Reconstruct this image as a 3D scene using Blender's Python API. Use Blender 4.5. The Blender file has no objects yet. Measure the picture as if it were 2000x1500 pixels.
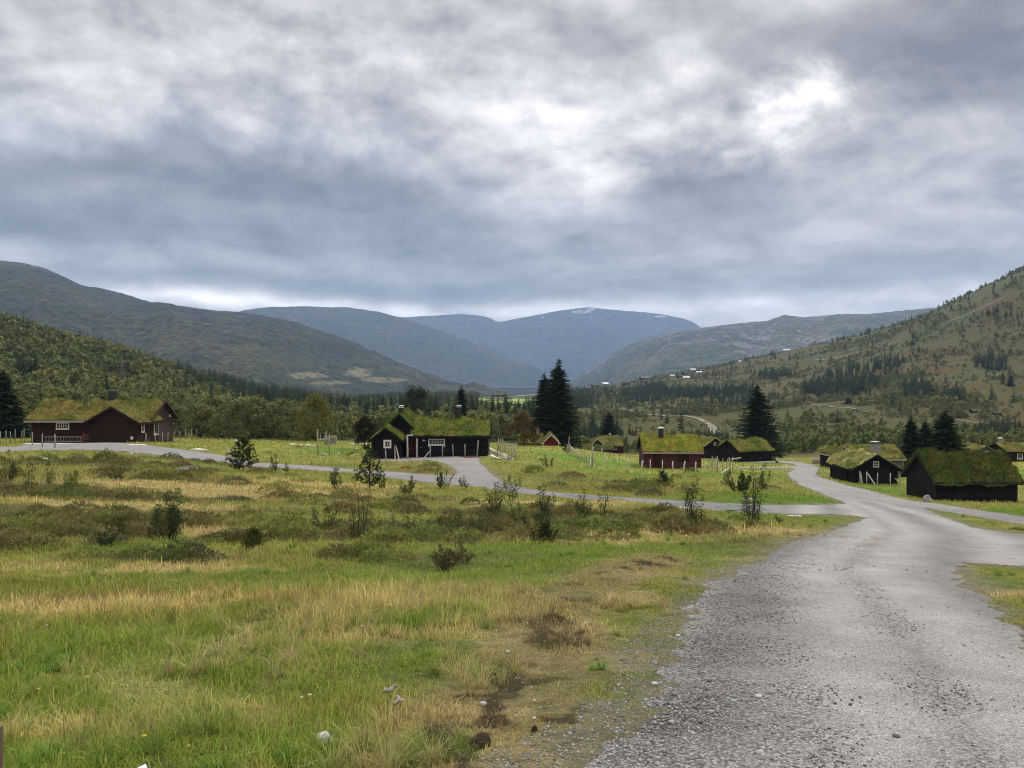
import bpy, math, random
import numpy as np
from mathutils import Vector, Matrix
F = 1480.0            # focal length in pixels of the 2000 px wide photograph
SC = bpy.context.scene
COL = SC.collection
R = math.radians

# ------------------------------------------------------------------ camera, sky, sun, exposure
cam = bpy.data.objects.new('camera', bpy.data.cameras.new('camera'))
COL.objects.link(cam); SC.camera = cam
cam.data.sensor_width = 36; cam.data.lens = 36 * F / 2000
cam.data.clip_start = .05; cam.data.clip_end = 60000
cam.location = (0, 0, 0); cam.rotation_euler = (R(90), 0, 0)
SC.view_settings.view_transform = 'Standard'; SC.view_settings.look = 'None'
SC.view_settings.exposure = EXPO = 1.12; SC.view_settings.gamma = 1
SUN_EL, SUN_AZ = 38, 22          # elevation, azimuth east of north (+Y is north)
sun = bpy.data.objects.new('sun', bpy.data.lights.new('sun', 'SUN')); COL.objects.link(sun)
sun.data.energy = 1.1; sun.data.angle = R(16); sun.data.color = (1, .96, .9)
_s = Vector((math.sin(R(SUN_AZ)) * math.cos(R(SUN_EL)), math.cos(R(SUN_AZ)) * math.cos(R(SUN_EL)), math.sin(R(SUN_EL))))
sun.rotation_euler = _s.to_track_quat('Z', 'Y').to_euler()

class NT:
    """tiny node-tree writer"""
    def __init__(s, tree): s.t = tree; s.n = tree.nodes; s.n.clear()
    def node(s, typ, **kw):
        n = s.n.new(typ)
        for k, v in kw.items(): setattr(n, k, v)
        return n
    def put(s, sock, v):
        if isinstance(v, bpy.types.NodeSocket): s.t.links.new(v, sock)
        elif isinstance(v, bpy.types.Node): s.t.links.new(v.outputs[0], sock)
        elif v is not None:
            if sock.type == 'RGBA' and not hasattr(v, '__len__'): v = (v, v, v, 1)
            elif sock.type == 'RGBA' and len(v) == 3: v = (*v, 1)
            sock.default_value = v
    def m(s, op, a, b=None, c=None, clamp=False):
        n = s.node('ShaderNodeMath', operation=op, use_clamp=clamp)
        for i, v in enumerate((a, b, c)): s.put(n.inputs[i], v)
        return n.outputs[0]
    def vm(s, op, a, b=None, out=0):
        n = s.node('ShaderNodeVectorMath', operation=op); s.put(n.inputs[0], a)
        if b is not None:
            if op == 'SCALE': s.put(n.inputs[3], b)
            else: s.put(n.inputs[1], b)
        return n.outputs[out]
    def noise(s, vec, scale, detail=4, rough=.5, dist=0, out=0):
        n = s.node('ShaderNodeTexNoise'); s.put(n.inputs['Vector'], vec)
        n.inputs['Scale'].default_value = scale; n.inputs['Detail'].default_value = detail
        n.inputs['Roughness'].default_value = rough; n.inputs['Distortion'].default_value = dist
        return n.outputs[out]
    def ramp(s, fac, stops, interp='LINEAR'):
        n = s.node('ShaderNodeValToRGB'); s.put(n.inputs[0], fac); e = n.color_ramp.elements
        n.color_ramp.interpolation = interp
        while len(e) < len(stops): e.new(.5)
        for i, (p, c) in enumerate(stops):
            e[i].position = p; e[i].color = (*c, 1) if hasattr(c, '__len__') else (c, c, c, 1)
        return n.outputs[0]
    def mix(s, fac, a, b, mode='MIX'):
        n = s.node('ShaderNodeMix', data_type='RGBA', blend_type=mode)
        s.put(n.inputs[0], fac); s.put(n.inputs[6], a); s.put(n.inputs[7], b)
        return n.outputs[2]
    def maprange(s, v, a, b, c=0., d=1.):
        n = s.node('ShaderNodeMapRange'); s.put(n.inputs[0], v)
        for i, x in enumerate((a, b, c, d)): n.inputs[1 + i].default_value = x
        return n.outputs[0]

# the overcast: a cloud deck with brighter thin places and darker thick ones, in world directions
W = bpy.data.worlds.new('World'); SC.world = W; W.use_nodes = True
w = NT(W.node_tree)
tc = w.node('ShaderNodeTexCoord').outputs['Generated']
sky = w.node('ShaderNodeTexSky', sky_type='NISHITA', sun_disc=False)
sky.sun_elevation = R(SUN_EL); sky.sun_rotation = R(SUN_AZ); sky.altitude = 600
sep = w.node('ShaderNodeSeparateXYZ'); w.put(sep.inputs[0], tc)
dx, dy, dz = sep.outputs
zz = w.m('ADD', w.m('MAXIMUM', dz, 0.0), .20)
cp = w.node('ShaderNodeCombineXYZ'); w.put(cp.inputs[0], w.m('DIVIDE', dx, zz)); w.put(cp.inputs[1], w.m('DIVIDE', dy, zz))
P = cp.outputs[0]
warp = w.vm('SUBTRACT', w.noise(P, .55, 3, .5, out=1), (.5, .5, .5))
Pw = w.vm('ADD', P, w.vm('SCALE', warp, 1.5))
n1 = w.ramp(w.noise(Pw, 1.15, 9, .58, .15), [(.30, 0), (.46, .42), (.54, .60), (.70, 1)], 'B_SPLINE')
n2 = w.ramp(w.noise(w.vm('ADD', Pw, (3.1, 7.7, 0)), 3.4, 10, .60, .2), [(.30, 0), (.47, .40), (.53, .60), (.70, 1)], 'B_SPLINE')
n3 = w.noise(w.vm('MULTIPLY', tc, (1, 1, 2.2)), 9, 10, .64, .3)
# (px, row, rx, ry, gain, cool)
LOBES = [(1545, 235, 80, 44, .42, 0), (1500, 270, 200, 90, .15, 0), (1120, 258, 110, 28, .10, 0), (1080, 280, 260, 90, .03, 0),
         (1180, 370, 140, 110, .14, 0), (480, 80, 150, 90, .10, 0), (250, 130, 420, 110, .07, 0), (40, 180, 130, 110, .08, .2),
         (1030, 160, 260, 90, .06, 0),
         (200, 345, 420, 100, -.19, .6), (60, 420, 260, 70, -.08, .5), (620, 400, 300, 70, -.11, .40), (850, 490, 330, 70, -.08, .3), (1150, 480, 260, 60, -.08, .15),
         (1380, 372, 150, 55, -.34, 0), (1880, 120, 260, 110, -.20, 0), (1450, 60, 330, 60, -.10, 0), (1960, 50, 300, 160, -.08, 0), (1400, 215, 60, 26, -.20, 0),
         (1810, 540, 180, 34, -.13, .2), (1850, 430, 200, 60, -.06, 0), (700, 555, 300, 16, -.06, .1), (700, 20, 300, 60, -.04, 0), (1300, 590, 340, 20, -.04, .2),
         (300, 500, 420, 20, .10, 0), (430, 590, 330, 10, .26, .1), (850, 608, 330, 12, .30, 0), (1600, 594, 300, 16, .30, 0), (1350, 560, 500, 26, -.07, .1), (250, 540, 330, 14, -.05, .3), (1880, 290, 160, 60, .05, 0),
         (690, 545, 60, 12, .10, 0), (1450, 632, 200, 20, .18, 0)]
tot = cool = None
wob = w.vm('SCALE', w.vm('SUBTRACT', w.noise(tc, 3.2, 7, .62, .4, out=1), (.5, .5, .5)), .30)
tcw = w.vm('ADD', tc, w.vm('SCALE', wob, w.maprange(dz, .10, .32, .13, 1)))
for px, row, rx, ry, g, c in LOBES:
    d = Vector(((px - 1000) / F, 1, (750 - row) / F)); k = 1 / d.length; d.normalize()
    q = w.vm('MULTIPLY', w.vm('SUBTRACT', tcw, tuple(d)), (F / rx / k, F / max(rx, 200) / k * .7, F / ry / k))
    e = w.m('EXPONENT', w.m('MULTIPLY', w.vm('DOT_PRODUCT', q, q, 1), -.5))
    ge = w.m('MULTIPLY', e, g); tot = ge if tot is None else w.m('ADD', tot, ge)
    if c:
        ce = w.m('MULTIPLY', e, c); cool = ce if cool is None else w.m('ADD', cool, ce)
base = w.m('ADD', .33, tot)
tcr = w.vm('MULTIPLY', w.vm('ADD', tc, w.vm('SCALE', warp, .10)), (1, 1, 1.9))
def relief(vec, scale, off, rough, dist, seed):
    q = w.vm('ADD', vec, seed)
    a = w.noise(q, scale, 10, rough, dist); b = w.noise(w.vm('ADD', q, off), scale, 10, rough, dist)
    return w.m('SUBTRACT', a, b)
r1 = relief(tcr, 3.6, (.02, 0, .085), .54, .1, (5.2, 1.3, 3)); r2 = w.m('ADD', relief(tcr, 10.5, (.008, 0, .03), .60, .1, (2.2, 9.3, 1)), w.m('MULTIPLY', relief(Pw, 1.6, (.08, .18, 0), .52, .1, (2.2, 9.3, 0)), .35))
near_h = w.maprange(dz, .03, .16, .6, 1)
det = w.m('ADD', w.m('MULTIPLY', w.m('SUBTRACT', n1, .5), .34), w.m('MULTIPLY', w.m('SUBTRACT', n2, .5), .30))
det = w.m('ADD', det, w.m('MULTIPLY', w.m('SUBTRACT', n3, .5), .55))
det = w.m('ADD', det, w.m('MULTIPLY', w.m('ADD', w.m('MULTIPLY', r1, 1.7), w.m('MULTIPLY', r2, 1.35)), near_h))
lum = w.m('MULTIPLY', w.m('MAXIMUM', base, .16), w.m('ADD', 1, det))
lum = w.m('MAXIMUM', lum, .08)
lum = w.m('MULTIPLY', lum, w.maprange(dz, .02, .3, .95, .84))
# a dense deck is up to three times brighter overhead than near the horizon
lum = w.m('MULTIPLY', lum, w.maprange(dz, .48, .95, 1, ZEN := 3.4))
ccool = w.m('ADD', cool, w.maprange(lum, .5, .2, 0, .22), clamp=True)
tint = w.mix(ccool, (1.055, 1.0, .955), (.93, .955, 1.0))
cl = w.mix(1, tint, lum, 'MULTIPLY')
bg1 = w.node('ShaderNodeBackground'); w.put(bg1.inputs[0], cl); bg1.inputs[1].default_value = 1
bg2 = w.node('ShaderNodeBackground'); w.put(bg2.inputs[0], sky.outputs[0]); bg2.inputs[1].default_value = .08
ms = w.node('ShaderNodeMixShader'); ms.inputs[0].default_value = .93
w.put(ms.inputs[1], bg2); w.put(ms.inputs[2], bg1)
wo = w.node('ShaderNodeOutputWorld'); w.put(wo.inputs[0], ms)
W.cycles.sampling_method = 'MANUAL'; W.cycles.sample_map_resolution = 512
SC.cycles.pixel_filter_type = 'BLACKMAN_HARRIS'; SC.cycles.filter_width = 1.05; SC.cycles.max_bounces = 6; SC.cycles.diffuse_bounces = 2; SC.cycles.glossy_bounces = 2; SC.cycles.transmission_bounces = 3
SC.cycles.volume_bounces = 0; SC.cycles.transparent_max_bounces = 6; SC.cycles.caustics_reflective = False; SC.cycles.caustics_refractive = False

# ------------------------------------------------------------------ noise
def vnoise(x, y, seed=0):
    xi = np.floor(x).astype(np.int64); yi = np.floor(y).astype(np.int64); fx = x - xi; fy = y - yi
    fx = fx * fx * (3 - 2 * fx); fy = fy * fy * (3 - 2 * fy)
    def h(a, b):
        n = (a * 374761393 + b * 668265263 + seed * 1442695041) & 0xFFFFFFFF
        n = ((n ^ (n >> 13)) * 1274126177) & 0xFFFFFFFF
        return ((n ^ (n >> 16)) & 0xFFFF) / 65535.
    return (h(xi, yi) * (1 - fx) + h(xi + 1, yi) * fx) * (1 - fy) + (h(xi, yi + 1) * (1 - fx) + h(xi + 1, yi + 1) * fx) * fy
def fbm(x, y, sc, octv=4, seed=0, gain=.5):
    t = 0; a = 1; s = 0; f = 1 / sc
    for i in range(octv):
        t = t + a * vnoise(x * f + 13.7 * i, y * f - 7.3 * i, seed + i); s += a; a *= gain; f *= 2.03
    return t / s - .5
def sstep(a, b, x): t = np.clip((x - a) / (b - a), 0, 1); return t * t * (3 - 2 * t)

# ------------------------------------------------------------------ terrain: heights surveyed as (column, row, distance), spline between
S = []
def colpts(px, lst):
    for r, Y in lst: S.append((px, r, Y))
for px in (-250, 0): colpts(px, [(1934, 2), (1500, 3.3), (1300, 5.3), (1150, 8.3), (1080, 11.5), (1000, 18), (950, 26), (920, 35), (895, 48), (872, 66), (862, 80)])
colpts(0, [(856, 110), (830, 160), (760, 270), (690, 360), (632, 440), (700, 640)]); colpts(-250, [(850, 110), (815, 160), (730, 270), (640, 360), (560, 470), (640, 700)])
colpts(200, [(865, 70), (866, 78), (858, 110), (838, 160), (790, 250), (735, 350), (690, 430), (760, 640)]); colpts(320, [(866, 74), (862, 84)])
colpts(420, [(872, 80), (862, 110), (846, 165), (812, 270), (775, 390), (757, 480), (800, 700)])
colpts(640, [(872, 95), (864, 120), (856, 170), (836, 270), (812, 420), (790, 620), (800, 900)])
colpts(500, [(1934, 2), (1500, 3.3), (1300, 5.3), (1150, 8.5), (1080, 12), (1000, 20.5), (950, 33), (920, 47), (900, 60), (885, 74), (870, 95)])
colpts(760, [(897, 73), (890, 80), (876, 105), (868, 135), (850, 200), (822, 340), (797, 600), (783, 1000), (790, 1800)])
colpts(900, [(892, 75), (884, 85), (874, 110), (866, 140), (845, 220), (820, 360), (795, 650), (780, 1100), (786, 2000)])
colpts(1000, [(1934, 2), (1500, 3.3), (1300, 5.3), (1150, 8.5), (1080, 12), (1020, 19), (985, 27), (960, 36), (930, 50), (905, 66), (885, 85), (876, 110), (868, 140), (850, 220), (820, 380), (796, 650), (779, 1100), (785, 2200)])
colpts(1100, [(893, 95), (881, 110), (872, 130)])
colpts(1180, [(914, 85), (900, 100), (886, 150), (882, 180), (868, 240), (835, 330), (815, 460), (790, 700), (765, 1150), (757, 1500), (775, 2400)])
colpts(1300, [(925, 83), (915, 91), (900, 112), (885, 160), (870, 220), (840, 320), (810, 500), (780, 750), (755, 1050), (738, 1350), (730, 1600), (760, 2400)])
colpts(1500, [(1934, 2), (1500, 3.3), (1300, 5.4), (1150, 8.8), (1080, 12.8), (1020, 21), (985, 31), (960, 45), (930, 68), (915, 90), (905, 112), (893, 145), (875, 200), (845, 300), (818, 430), (790, 560), (760, 720), (725, 950), (697, 1150), (720, 1700)])
colpts(1650, [(945, 76), (930, 88), (905, 112), (893, 140), (872, 200), (840, 300), (805, 420), (770, 560), (720, 780), (680, 980), (665, 1060), (700, 1500)])
colpts(1850, [(977, 60), (960, 70), (930, 88), (908, 110), (895, 135), (872, 200), (835, 310), (790, 440), (730, 600), (660, 790), (600, 960), (630, 1300)])
for px in (2000, 2250): colpts(px, [(1934, 2), (1500, 3.4), (1300, 5.6), (1150, 9.5), (1080, 14.5), (1030, 24), (1000, 40), (983, 58), (960, 72), (930, 90), (905, 112)])
colpts(2000, [(895, 135), (868, 200), (825, 330), (775, 470), (700, 620), (610, 790), (530, 930), (570, 1250)])
colpts(2250, [(892, 135), (860, 200), (810, 330), (745, 470), (640, 620), (530, 790), (450, 930), (520, 1250)])
S = np.array(S, float)
KU = 2.4
sx = (S[:, 0] - 1000) / F * KU; sy = np.log(S[:, 2]); sq = np.log(.27 - (750 - S[:, 1]) / F)
def tps(r2): return np.where(r2 > 1e-12, .5 * r2 * np.log(r2 + 1e-12), 0)
N = len(S); A = np.zeros((N + 3, N + 3))
A[:N, :N] = tps((sx[:, None] - sx) ** 2 + (sy[:, None] - sy) ** 2) + np.eye(N) * 2e-4
A[:N, N] = 1; A[:N, N + 1] = sx; A[:N, N + 2] = sy; A[N:, :N] = A[:N, N:].T
CF = np.linalg.solve(A, np.concatenate([sq, [0, 0, 0]]))
def tan_raw(u, lY):
    x = np.clip(u, -.86, .86) * KU; o = np.zeros(x.shape)
    for i in range(N): o += CF[i] * tps((x - sx[i]) ** 2 + (lY - sy[i]) ** 2)
    return .27 - np.exp(o + CF[N] + CF[N + 1] * x + CF[N + 2] * lY)
cu = np.linspace(-.9, .9, 180); cl_ = np.linspace(math.log(1.9), math.log(4200), 330)
CG = tan_raw(*np.meshgrid(cu, cl_))
def coarse(u, lY):
    """Catmull-free smooth bilinear of the coarse spline grid"""
    a = np.clip((np.clip(u, -.9, .9) - cu[0]) / (cu[1] - cu[0]), 0, len(cu) - 1.0001); b = np.clip((lY - cl_[0]) / (cl_[1] - cl_[0]), 0, len(cl_) - 1.0001)
    i = a.astype(int); j = b.astype(int); fa = a - i; fb = b - j
    fa = fa; fb = fb
    return (CG[j, i] * (1 - fa) + CG[j, i + 1] * fa) * (1 - fb) + (CG[j + 1, i] * (1 - fa) + CG[j + 1, i + 1] * fa) * fb
def at(px, row, lo=1.95, hi=4000):
    """world point where the sight line of a surveyed spot meets the ground"""
    u = (px - 1000) / F; l = np.linspace(math.log(lo), math.log(hi), 4000)
    t = coarse(np.full(l.shape, u), l); v = (750 - row) / F
    k = np.nonzero(t >= v)[0]; k = k[0] if len(k) else np.argmax(t)
    Y = math.exp(l[k]); return np.array((u * Y, Y, t[k] * Y))
ug = np.concatenate([-np.geomspace(6, .98, 26), np.arange(-.95, .9501, .0017), np.geomspace(.98, 6, 26)])
lg = np.concatenate([np.arange(math.log(2.0), math.log(40), .0048), np.arange(math.log(40), math.log(150), .006), np.arange(math.log(150), math.log(4000), .012)])
UU, LL = np.meshgrid(ug, lg); YY = np.exp(LL); XX = UU * YY
ZZ = coarse(UU, LL) * YY
# ------------------------------------------------------------------ outlines on the ground (surveyed spots)
def poly(pts): return np.array([at(*p)[:2] for p in pts])
P_MAIN = poly([(1060, 1640), (1150, 1480), (1250, 1370), (1300, 1300), (1325, 1250), (1338, 1190), (1390, 1140), (1470, 1095), (1560, 1055), (1650, 1027), (1692, 1012), (1665, 1006), (1500, 1004), (1400, 998), (1300, 989),
    (1200, 980), (1100, 972), (1000, 962), (930, 951), (850, 944), (800, 938), (750, 932), (700, 925), (640, 921), (600, 918), (520, 914), (470, 908), (430, 903), (370, 897), (310, 889), (240, 882), (160, 879), (60, 881), (-60, 885),
    (-60, 873), (30, 873), (60, 866), (180, 862), (262, 868), (300, 871), (370, 880), (430, 888), (500, 903), (600, 909), (700, 917), (760, 921), (830, 927), (884, 929), (893, 922), (880, 911), (862, 904), (835, 899), (740, 901), (735, 897), (800, 890),
    (935, 889), (938, 900), (948, 913), (962, 927), (985, 944), (1030, 955), (1100, 963), (1200, 971), (1300, 977), (1400, 983), (1500, 987), (1600, 986), (1652, 984),
    (1640, 978), (1600, 962), (1560, 947), (1542, 935), (1536, 924), (1552, 916), (1500, 915.5), (1440, 915), (1440, 912), (1500, 912), (1556, 910.5), (1545, 906), (1500, 902), (1440, 900), (1440, 898), (1520, 900), (1565, 903), (1598, 911), (1601, 920), (1594, 929), (1632, 941), (1700, 958), (1780, 978),
    (1850, 986), (1990, 1008), (2200, 1040), (2200, 1062), (1990, 1023), (1900, 1008), (1810, 993), (1830, 1003), (1900, 1030), (2000, 1044), (2200, 1070), (2200, 1110), (2000, 1106), (1888, 1099), (1872, 1120), (1922, 1170), (2010, 1245), (2300, 1430), (2500, 1640)])
def inside(x, y, P):
    c = np.zeros(x.shape, bool); n = len(P)
    for i in range(n):
        x0, y0 = P[i]; x1, y1 = P[(i + 1) % n]
        if y0 == y1: continue
        k = ((y0 > y) != (y1 > y)) & (x < (x1 - x0) * (y - y0) / (y1 - y0) + x0); c ^= k
    return c
def dseg(x, y, P, closed=True):
    d = np.full(x.shape, 1e9); n = len(P)
    for i in range(n if closed else n - 1):
        a = P[i]; b = P[(i + 1) % n]; e = b - a; L = max((e ** 2).sum(), 1e-9)
        t = np.clip(((x - a[0]) * e[0] + (y - a[1]) * e[1]) / L, 0, 1)
        d = np.minimum(d, (x - a[0] - t * e[0]) ** 2 + (y - a[1] - t * e[1]) ** 2)
    return np.sqrt(d)
def sdf(x, y, P): d = dseg(x, y, P); return np.where(inside(x, y, P), d, -d)
RD = np.full(XX.shape, -50.0)
m_ = (YY < 150) & (np.abs(UU) < 1.6)
RD[m_] = sdf(XX[m_], YY[m_], P_MAIN)
# bury very thin slivers, fray the edge
fray = fbm(XX, YY, .9, 4, 5) * (.25 + .006 * YY) * 1.3 + fbm(XX, YY, .13, 3, 9) * .35
RM = RD + np.where(YY < 16, fray, fray * .55)
road = RM > 0
TRACK = np.array([at(*p)[:2] for p in [(1300, 1082), (1240, 1105), (1170, 1135), (1090, 1175), (1060, 1230), (1035, 1290), (990, 1350), (960, 1410), (930, 1450), (900, 1500), (880, 1560)]])
# small humps and hollows
damp = sstep(-.9, .15, RM); far = sstep(60, 300, YY)
hum = fbm(XX, YY, 6, 4, 21) * .34 * sstep(3, 16, YY) + fbm(XX, YY, 1.3, 4, 31) * .16 + fbm(XX, YY, .35, 3, 41) * .05
hum = np.where(YY < 130, hum * (1 - .93 * damp), hum) + far * fbm(XX, YY, 60, 5, 51) * 9 * sstep(200, 600, YY)
flat = np.zeros(XX.shape)
def gblob(cx, cy, rx, ry=None, x=None, y=None):
    ry = ry or rx; x = XX if x is None else x; y = YY if y is None else y
    return np.exp(-((x - cx) / rx) ** 2 - ((y - cy) / ry) ** 2)
ZZ = ZZ + hum - .05 * sstep(.02, .25, RM)
# the mossy mound with a stony face
mx, my, _ = at(701, 899); ZZ += .75 * gblob(mx, my, 1.2, .9)
# grid lookup
ugi = np.arange(len(ug)); lgi = np.arange(len(lg))
def look(G, x, y):
    y = np.maximum(y, 2.01); u = np.clip(x / y, -5.9, 5.9); a = np.interp(u, ug, ugi); b = np.interp(np.log(y), lg, lgi)
    i = np.clip(a.astype(int), 0, len(ug) - 2); j = np.clip(b.astype(int), 0, len(lg) - 2); fa = a - i; fb = b - j
    return (G[j, i] * (1 - fa) + G[j, i + 1] * fa) * (1 - fb) + (G[j + 1, i] * (1 - fa) + G[j + 1, i + 1] * fa) * fb
def gz(x, y): return float(look(ZZ, np.array([float(x)]), np.array([float(y)]))[0])
def spot(px, row, lo=1.95, hi=4000):
    x, y, z = at(px, row, lo, hi); return Vector((x, y, gz(x, y)))

GREEN = np.array((.150, .212, .036)); LUSH = np.array((.122, .218, .030)); OLIVE = np.array((.222, .235, .052)); STRAW = np.array((.48, .39, .17)); YELL = np.array((.36, .35, .08))
RUST = np.array((.22, .165, .06)); HEATH = np.array((.13, .125, .05)); SOIL = np.array((.055, .038, .026)); HILL = np.array((.062, .055, .010)); FLOOR = np.array((.085, .095, .03))
BL = {'lush': [(150, 1330, 2.2, 1.2), (480, 1420, 1, .4), (760, 1290, .7, .7), (330, 1250, 1.5, .8), (1180, 1075, 3.5, 2), (900, 1120, 2, 2), (1080, 1330, .35, .3), (880, 1300, .6, .3), (690, 884, 6, 5), (655, 878, 4, 5), (1650, 985, 9, 5), (1800, 992, 10, 4), (1950, 1000, 12, 5), (1700, 955, 8, 5),
               (1490, 903, 7, 7), (1930, 925, 16, 10), (1400, 985, 5, 3), (1560, 1015, 4, 2), (1150, 900, 9, 9), (1450, 925, 7, 5), (1300, 930, 12, 7), (1560, 985, 5, 6), (700, 1470, .8, .3), (1000, 1200, 1.0, 1.0), (250, 1480, 1, .3)],
      'straw': [(740, 1195, 1.5, .55), (880, 1165, 1, .6), (640, 1220, .8, .4), (430, 1037, 1.4, .9), (330, 1110, 1.2, .5), (1235, 1165, .35, .3), (230, 985, 4, 1.2), (1290, 1035, 4, 1.0), (1150, 1050, 2, .5), (60, 1190, 1.2, .5), (300, 1180, 2, .35), (830, 1420, .4, .2), (1470, 1035, 2, .7), (660, 950, 5, 3), (450, 960, 6, 3),
                (1080, 985, 4, 1.5), (1010, 1300, .35, .5), (940, 1240, .5, .5), (90, 1430, .5, .2), (420, 1400, .5, .25), (300, 1350, .4, .2), (600, 1250, 1, .3), (900, 1385, .4, .25), (960, 1480, .4, .2), (1480, 1090, .6, .5), (1100, 1230, .5, .6), (1180, 1290, .3, .3), (1950, 1160, 1, .6)],
      'rust': [(390, 1088, 1.3, .4), (840, 1165, .7, .35), (130, 960, 5, 4), (340, 940, 5, 4), (60, 1030, 3, 2), (230, 1020, 3, 1.5), (560, 1180, .8, .3), (900, 1040, 3, 2), (1200, 1000, 4, 1.4), (1060, 1040, 2, 1.5), (330, 1160, .9, .3), (1210, 882, 9, 12), (140, 1165, .9, .3), (640, 975, 5, 2), (1300, 960, 6, 3), (880, 918, 4, 4)],
      'heath': [(220, 965, 6, 1.7), (420, 905, 7, 3), (320, 1090, 1.4, .5), (700, 1050, 3, 1), (1080, 1040, 1.5, .8), (1270, 1030, 3, .8), (60, 1000, 4, 2.0), (820, 1085, 1.8, .7), (880, 1100, 1, .6), (1250, 945, 5, 2), (160, 1040, 2, .8), (540, 1000, 2, 1), (1000, 1000, 3, 1.4), (200, 905, 8, 3), (1150, 1010, 3, 1.2)]}
BW = {k: [(*at(a, b)[:2], rx, ry) for a, b, rx, ry in v] for k, v in BL.items()}
def gcol(x, y):
    """what grows where: linear colours of the plant cover at world points"""
    lo = lambda a: a[..., None]
    n1 = fbm(x, y, 3.2, 4, 101); n2 = fbm(x, y, 1.1, 4, 111); n3 = fbm(x, y, 12, 3, 121); n4 = fbm(x, y, .35, 3, 131)
    c = GREEN + lo(sstep(-.22, .2, n1 + .5 * n2 + sstep(8, 20, y) * .22)) * (OLIVE - GREEN)
    c = c + lo(sstep(.03, .30, n2 + .3 * n4) * .7) * (YELL - c)
    c = c + lo(sstep(.06, .34, n1 * .6 + n4 * .8) * .35) * (STRAW - c)
    near = sstep(60, 100, y)
    c = c + lo(sstep(.05, .3, n3 + n2 * .6) * .35 * sstep(9, 15, y) * (1 - near * .5)) * (RUST - c)
    c = c + lo(sstep(.10, .30, fbm(x, y, 5, 4, 141)) * .45 * sstep(9, 15, y)) * (HEATH - c)
    for k, tgt, st in (('rust', RUST, .75), ('heath', HEATH, .9), ('straw', STRAW, .9), ('lush', LUSH, .9)):
        s = np.zeros(x.shape)
        for bx, by, rx, ry in BW[k]: s = np.maximum(s, gblob(bx, by, rx, ry, x, y))
        s = sstep(.15, .75, s + (n2 + n4) * .8) * st
        if k == 'lush': s = s * np.where(y < 30, .5, .95)
        c = c + lo(s) * (tgt - c)
    d = dseg(x, y, TRACK, False); wd = .32 + .25 * n1
    c = c + lo(sstep(wd + .35, wd, d + n4 * .5) * .6) * (np.array((.34, .26, .13)) - c)
    c = c + lo(sstep(.26, .10, d + n4 * 1.2 + fbm(x, y, .12, 3, 181) * .5 + .10) * sstep(-.05, .12, n2 + n1) * .85) * (SOIL - c)
    c = c * 1.10
    # beyond the hamlet: rusty bog and grass on the right-hand slope, dim forest floor on the left
    u = x / y; side = sstep(.02, .12, u); f = sstep(105, 170, y)
    hill = HILL + lo(sstep(-.15, .25, fbm(x, y, 90, 5, 151))) * (np.array((.054, .064, .011)) - HILL)
    hill = hill + lo(sstep(.0, .25, fbm(x, y, 45, 5, 161)) * .7) * (np.array((.085, .048, .010)) - hill)
    hill = hill + lo(sstep(.05, .25, fbm(x, y, 18, 4, 171)) * .7) * (np.array((.045, .055, .012)) - hill)
    fl = FLOOR + lo(side) * (hill - FLOOR)
    c = c + lo(f) * (fl - c)
    return c

def new_mesh(name, V, T=None, Q=None, mat=None, col=None, parent=None, smooth=False, attrs=None):
    V = np.asarray(V, np.float32); me = bpy.data.meshes.new(name); loops = []; st = []; k = 0; tot_ = 0
    arr = [np.asarray(a, np.int32) for a in (T, Q) if a is not None and len(a)]
    li = np.concatenate([a.ravel() for a in arr]) if arr else np.zeros(0, np.int32)
    ls = []; o = 0
    for a in arr:
        n, m = a.shape; ls.append(o + np.arange(n) * m); o += n * m
    me.vertices.add(len(V)); me.vertices.foreach_set('co', V.ravel())
    if arr:
        me.loops.add(len(li)); me.loops.foreach_set('vertex_index', li)
        ls = np.concatenate(ls).astype(np.int32); me.polygons.add(len(ls)); me.polygons.foreach_set('loop_start', ls)
        if smooth: me.polygons.foreach_set('use_smooth', np.ones(len(ls), bool))
    if col is not None:
        a = me.color_attributes.new('Col', 'FLOAT_COLOR', 'POINT'); c4 = np.ones((len(V), 4), np.float32); cc = np.asarray(col, np.float32); c4[:, :cc.shape[1]] = cc; a.data.foreach_set('color', c4.ravel())
    for nm, (ty, dat) in (attrs or {}).items():
        a = me.attributes.new(nm, ty, 'POINT'); a.data.foreach_set('vector' if ty == 'FLOAT_VECTOR' else ('color' if ty == 'FLOAT_COLOR' else 'value'), np.asarray(dat).ravel())
    me.update(calc_edges=True)
    if mat: me.materials.append(mat)
    ob = bpy.data.objects.new(name, me); COL.objects.link(ob)
    if parent: ob.parent = parent
    return ob
def tag(o, label=None, cat=None, group=None, kind=None):
    if label: o['label'] = label
    if cat: o['category'] = cat
    if group: o['group'] = group
    if kind: o['kind'] = kind
    return o

# ------------------------------------------------------------------ materials
def mat(name, build, rough=.85, spec=.25, **kw):
    m = bpy.data.materials.new(name); m.use_nodes = True; t = NT(m.node_tree)
    out = t.node('ShaderNodeOutputMaterial'); b = t.node('ShaderNodeBsdfPrincipled'); t.put(out.inputs[0], b)
    b.inputs['Roughness'].default_value = rough; b.inputs['Specular IOR Level'].default_value = spec
    r = build(t) if callable(build) else build
    bump = None
    if isinstance(r, tuple) and len(r) == 2 and not isinstance(r[0], float): r, bump = r
    t.put(b.inputs['Base Color'], r)
    if bump:
        h, st, ds = bump; n = t.node('ShaderNodeBump'); n.inputs['Strength'].default_value = st; n.inputs['Distance'].default_value = ds; t.put(n.inputs['Height'], h); t.put(b.inputs['Normal'], n.outputs[0])
    for k, v in kw.items(): b.inputs[k.replace('_', ' ')].default_value = v
    return m
def attr(t, nm='Col', typ='GEOMETRY'): n = t.node('ShaderNodeAttribute', attribute_name=nm, attribute_type=typ); return n
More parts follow.
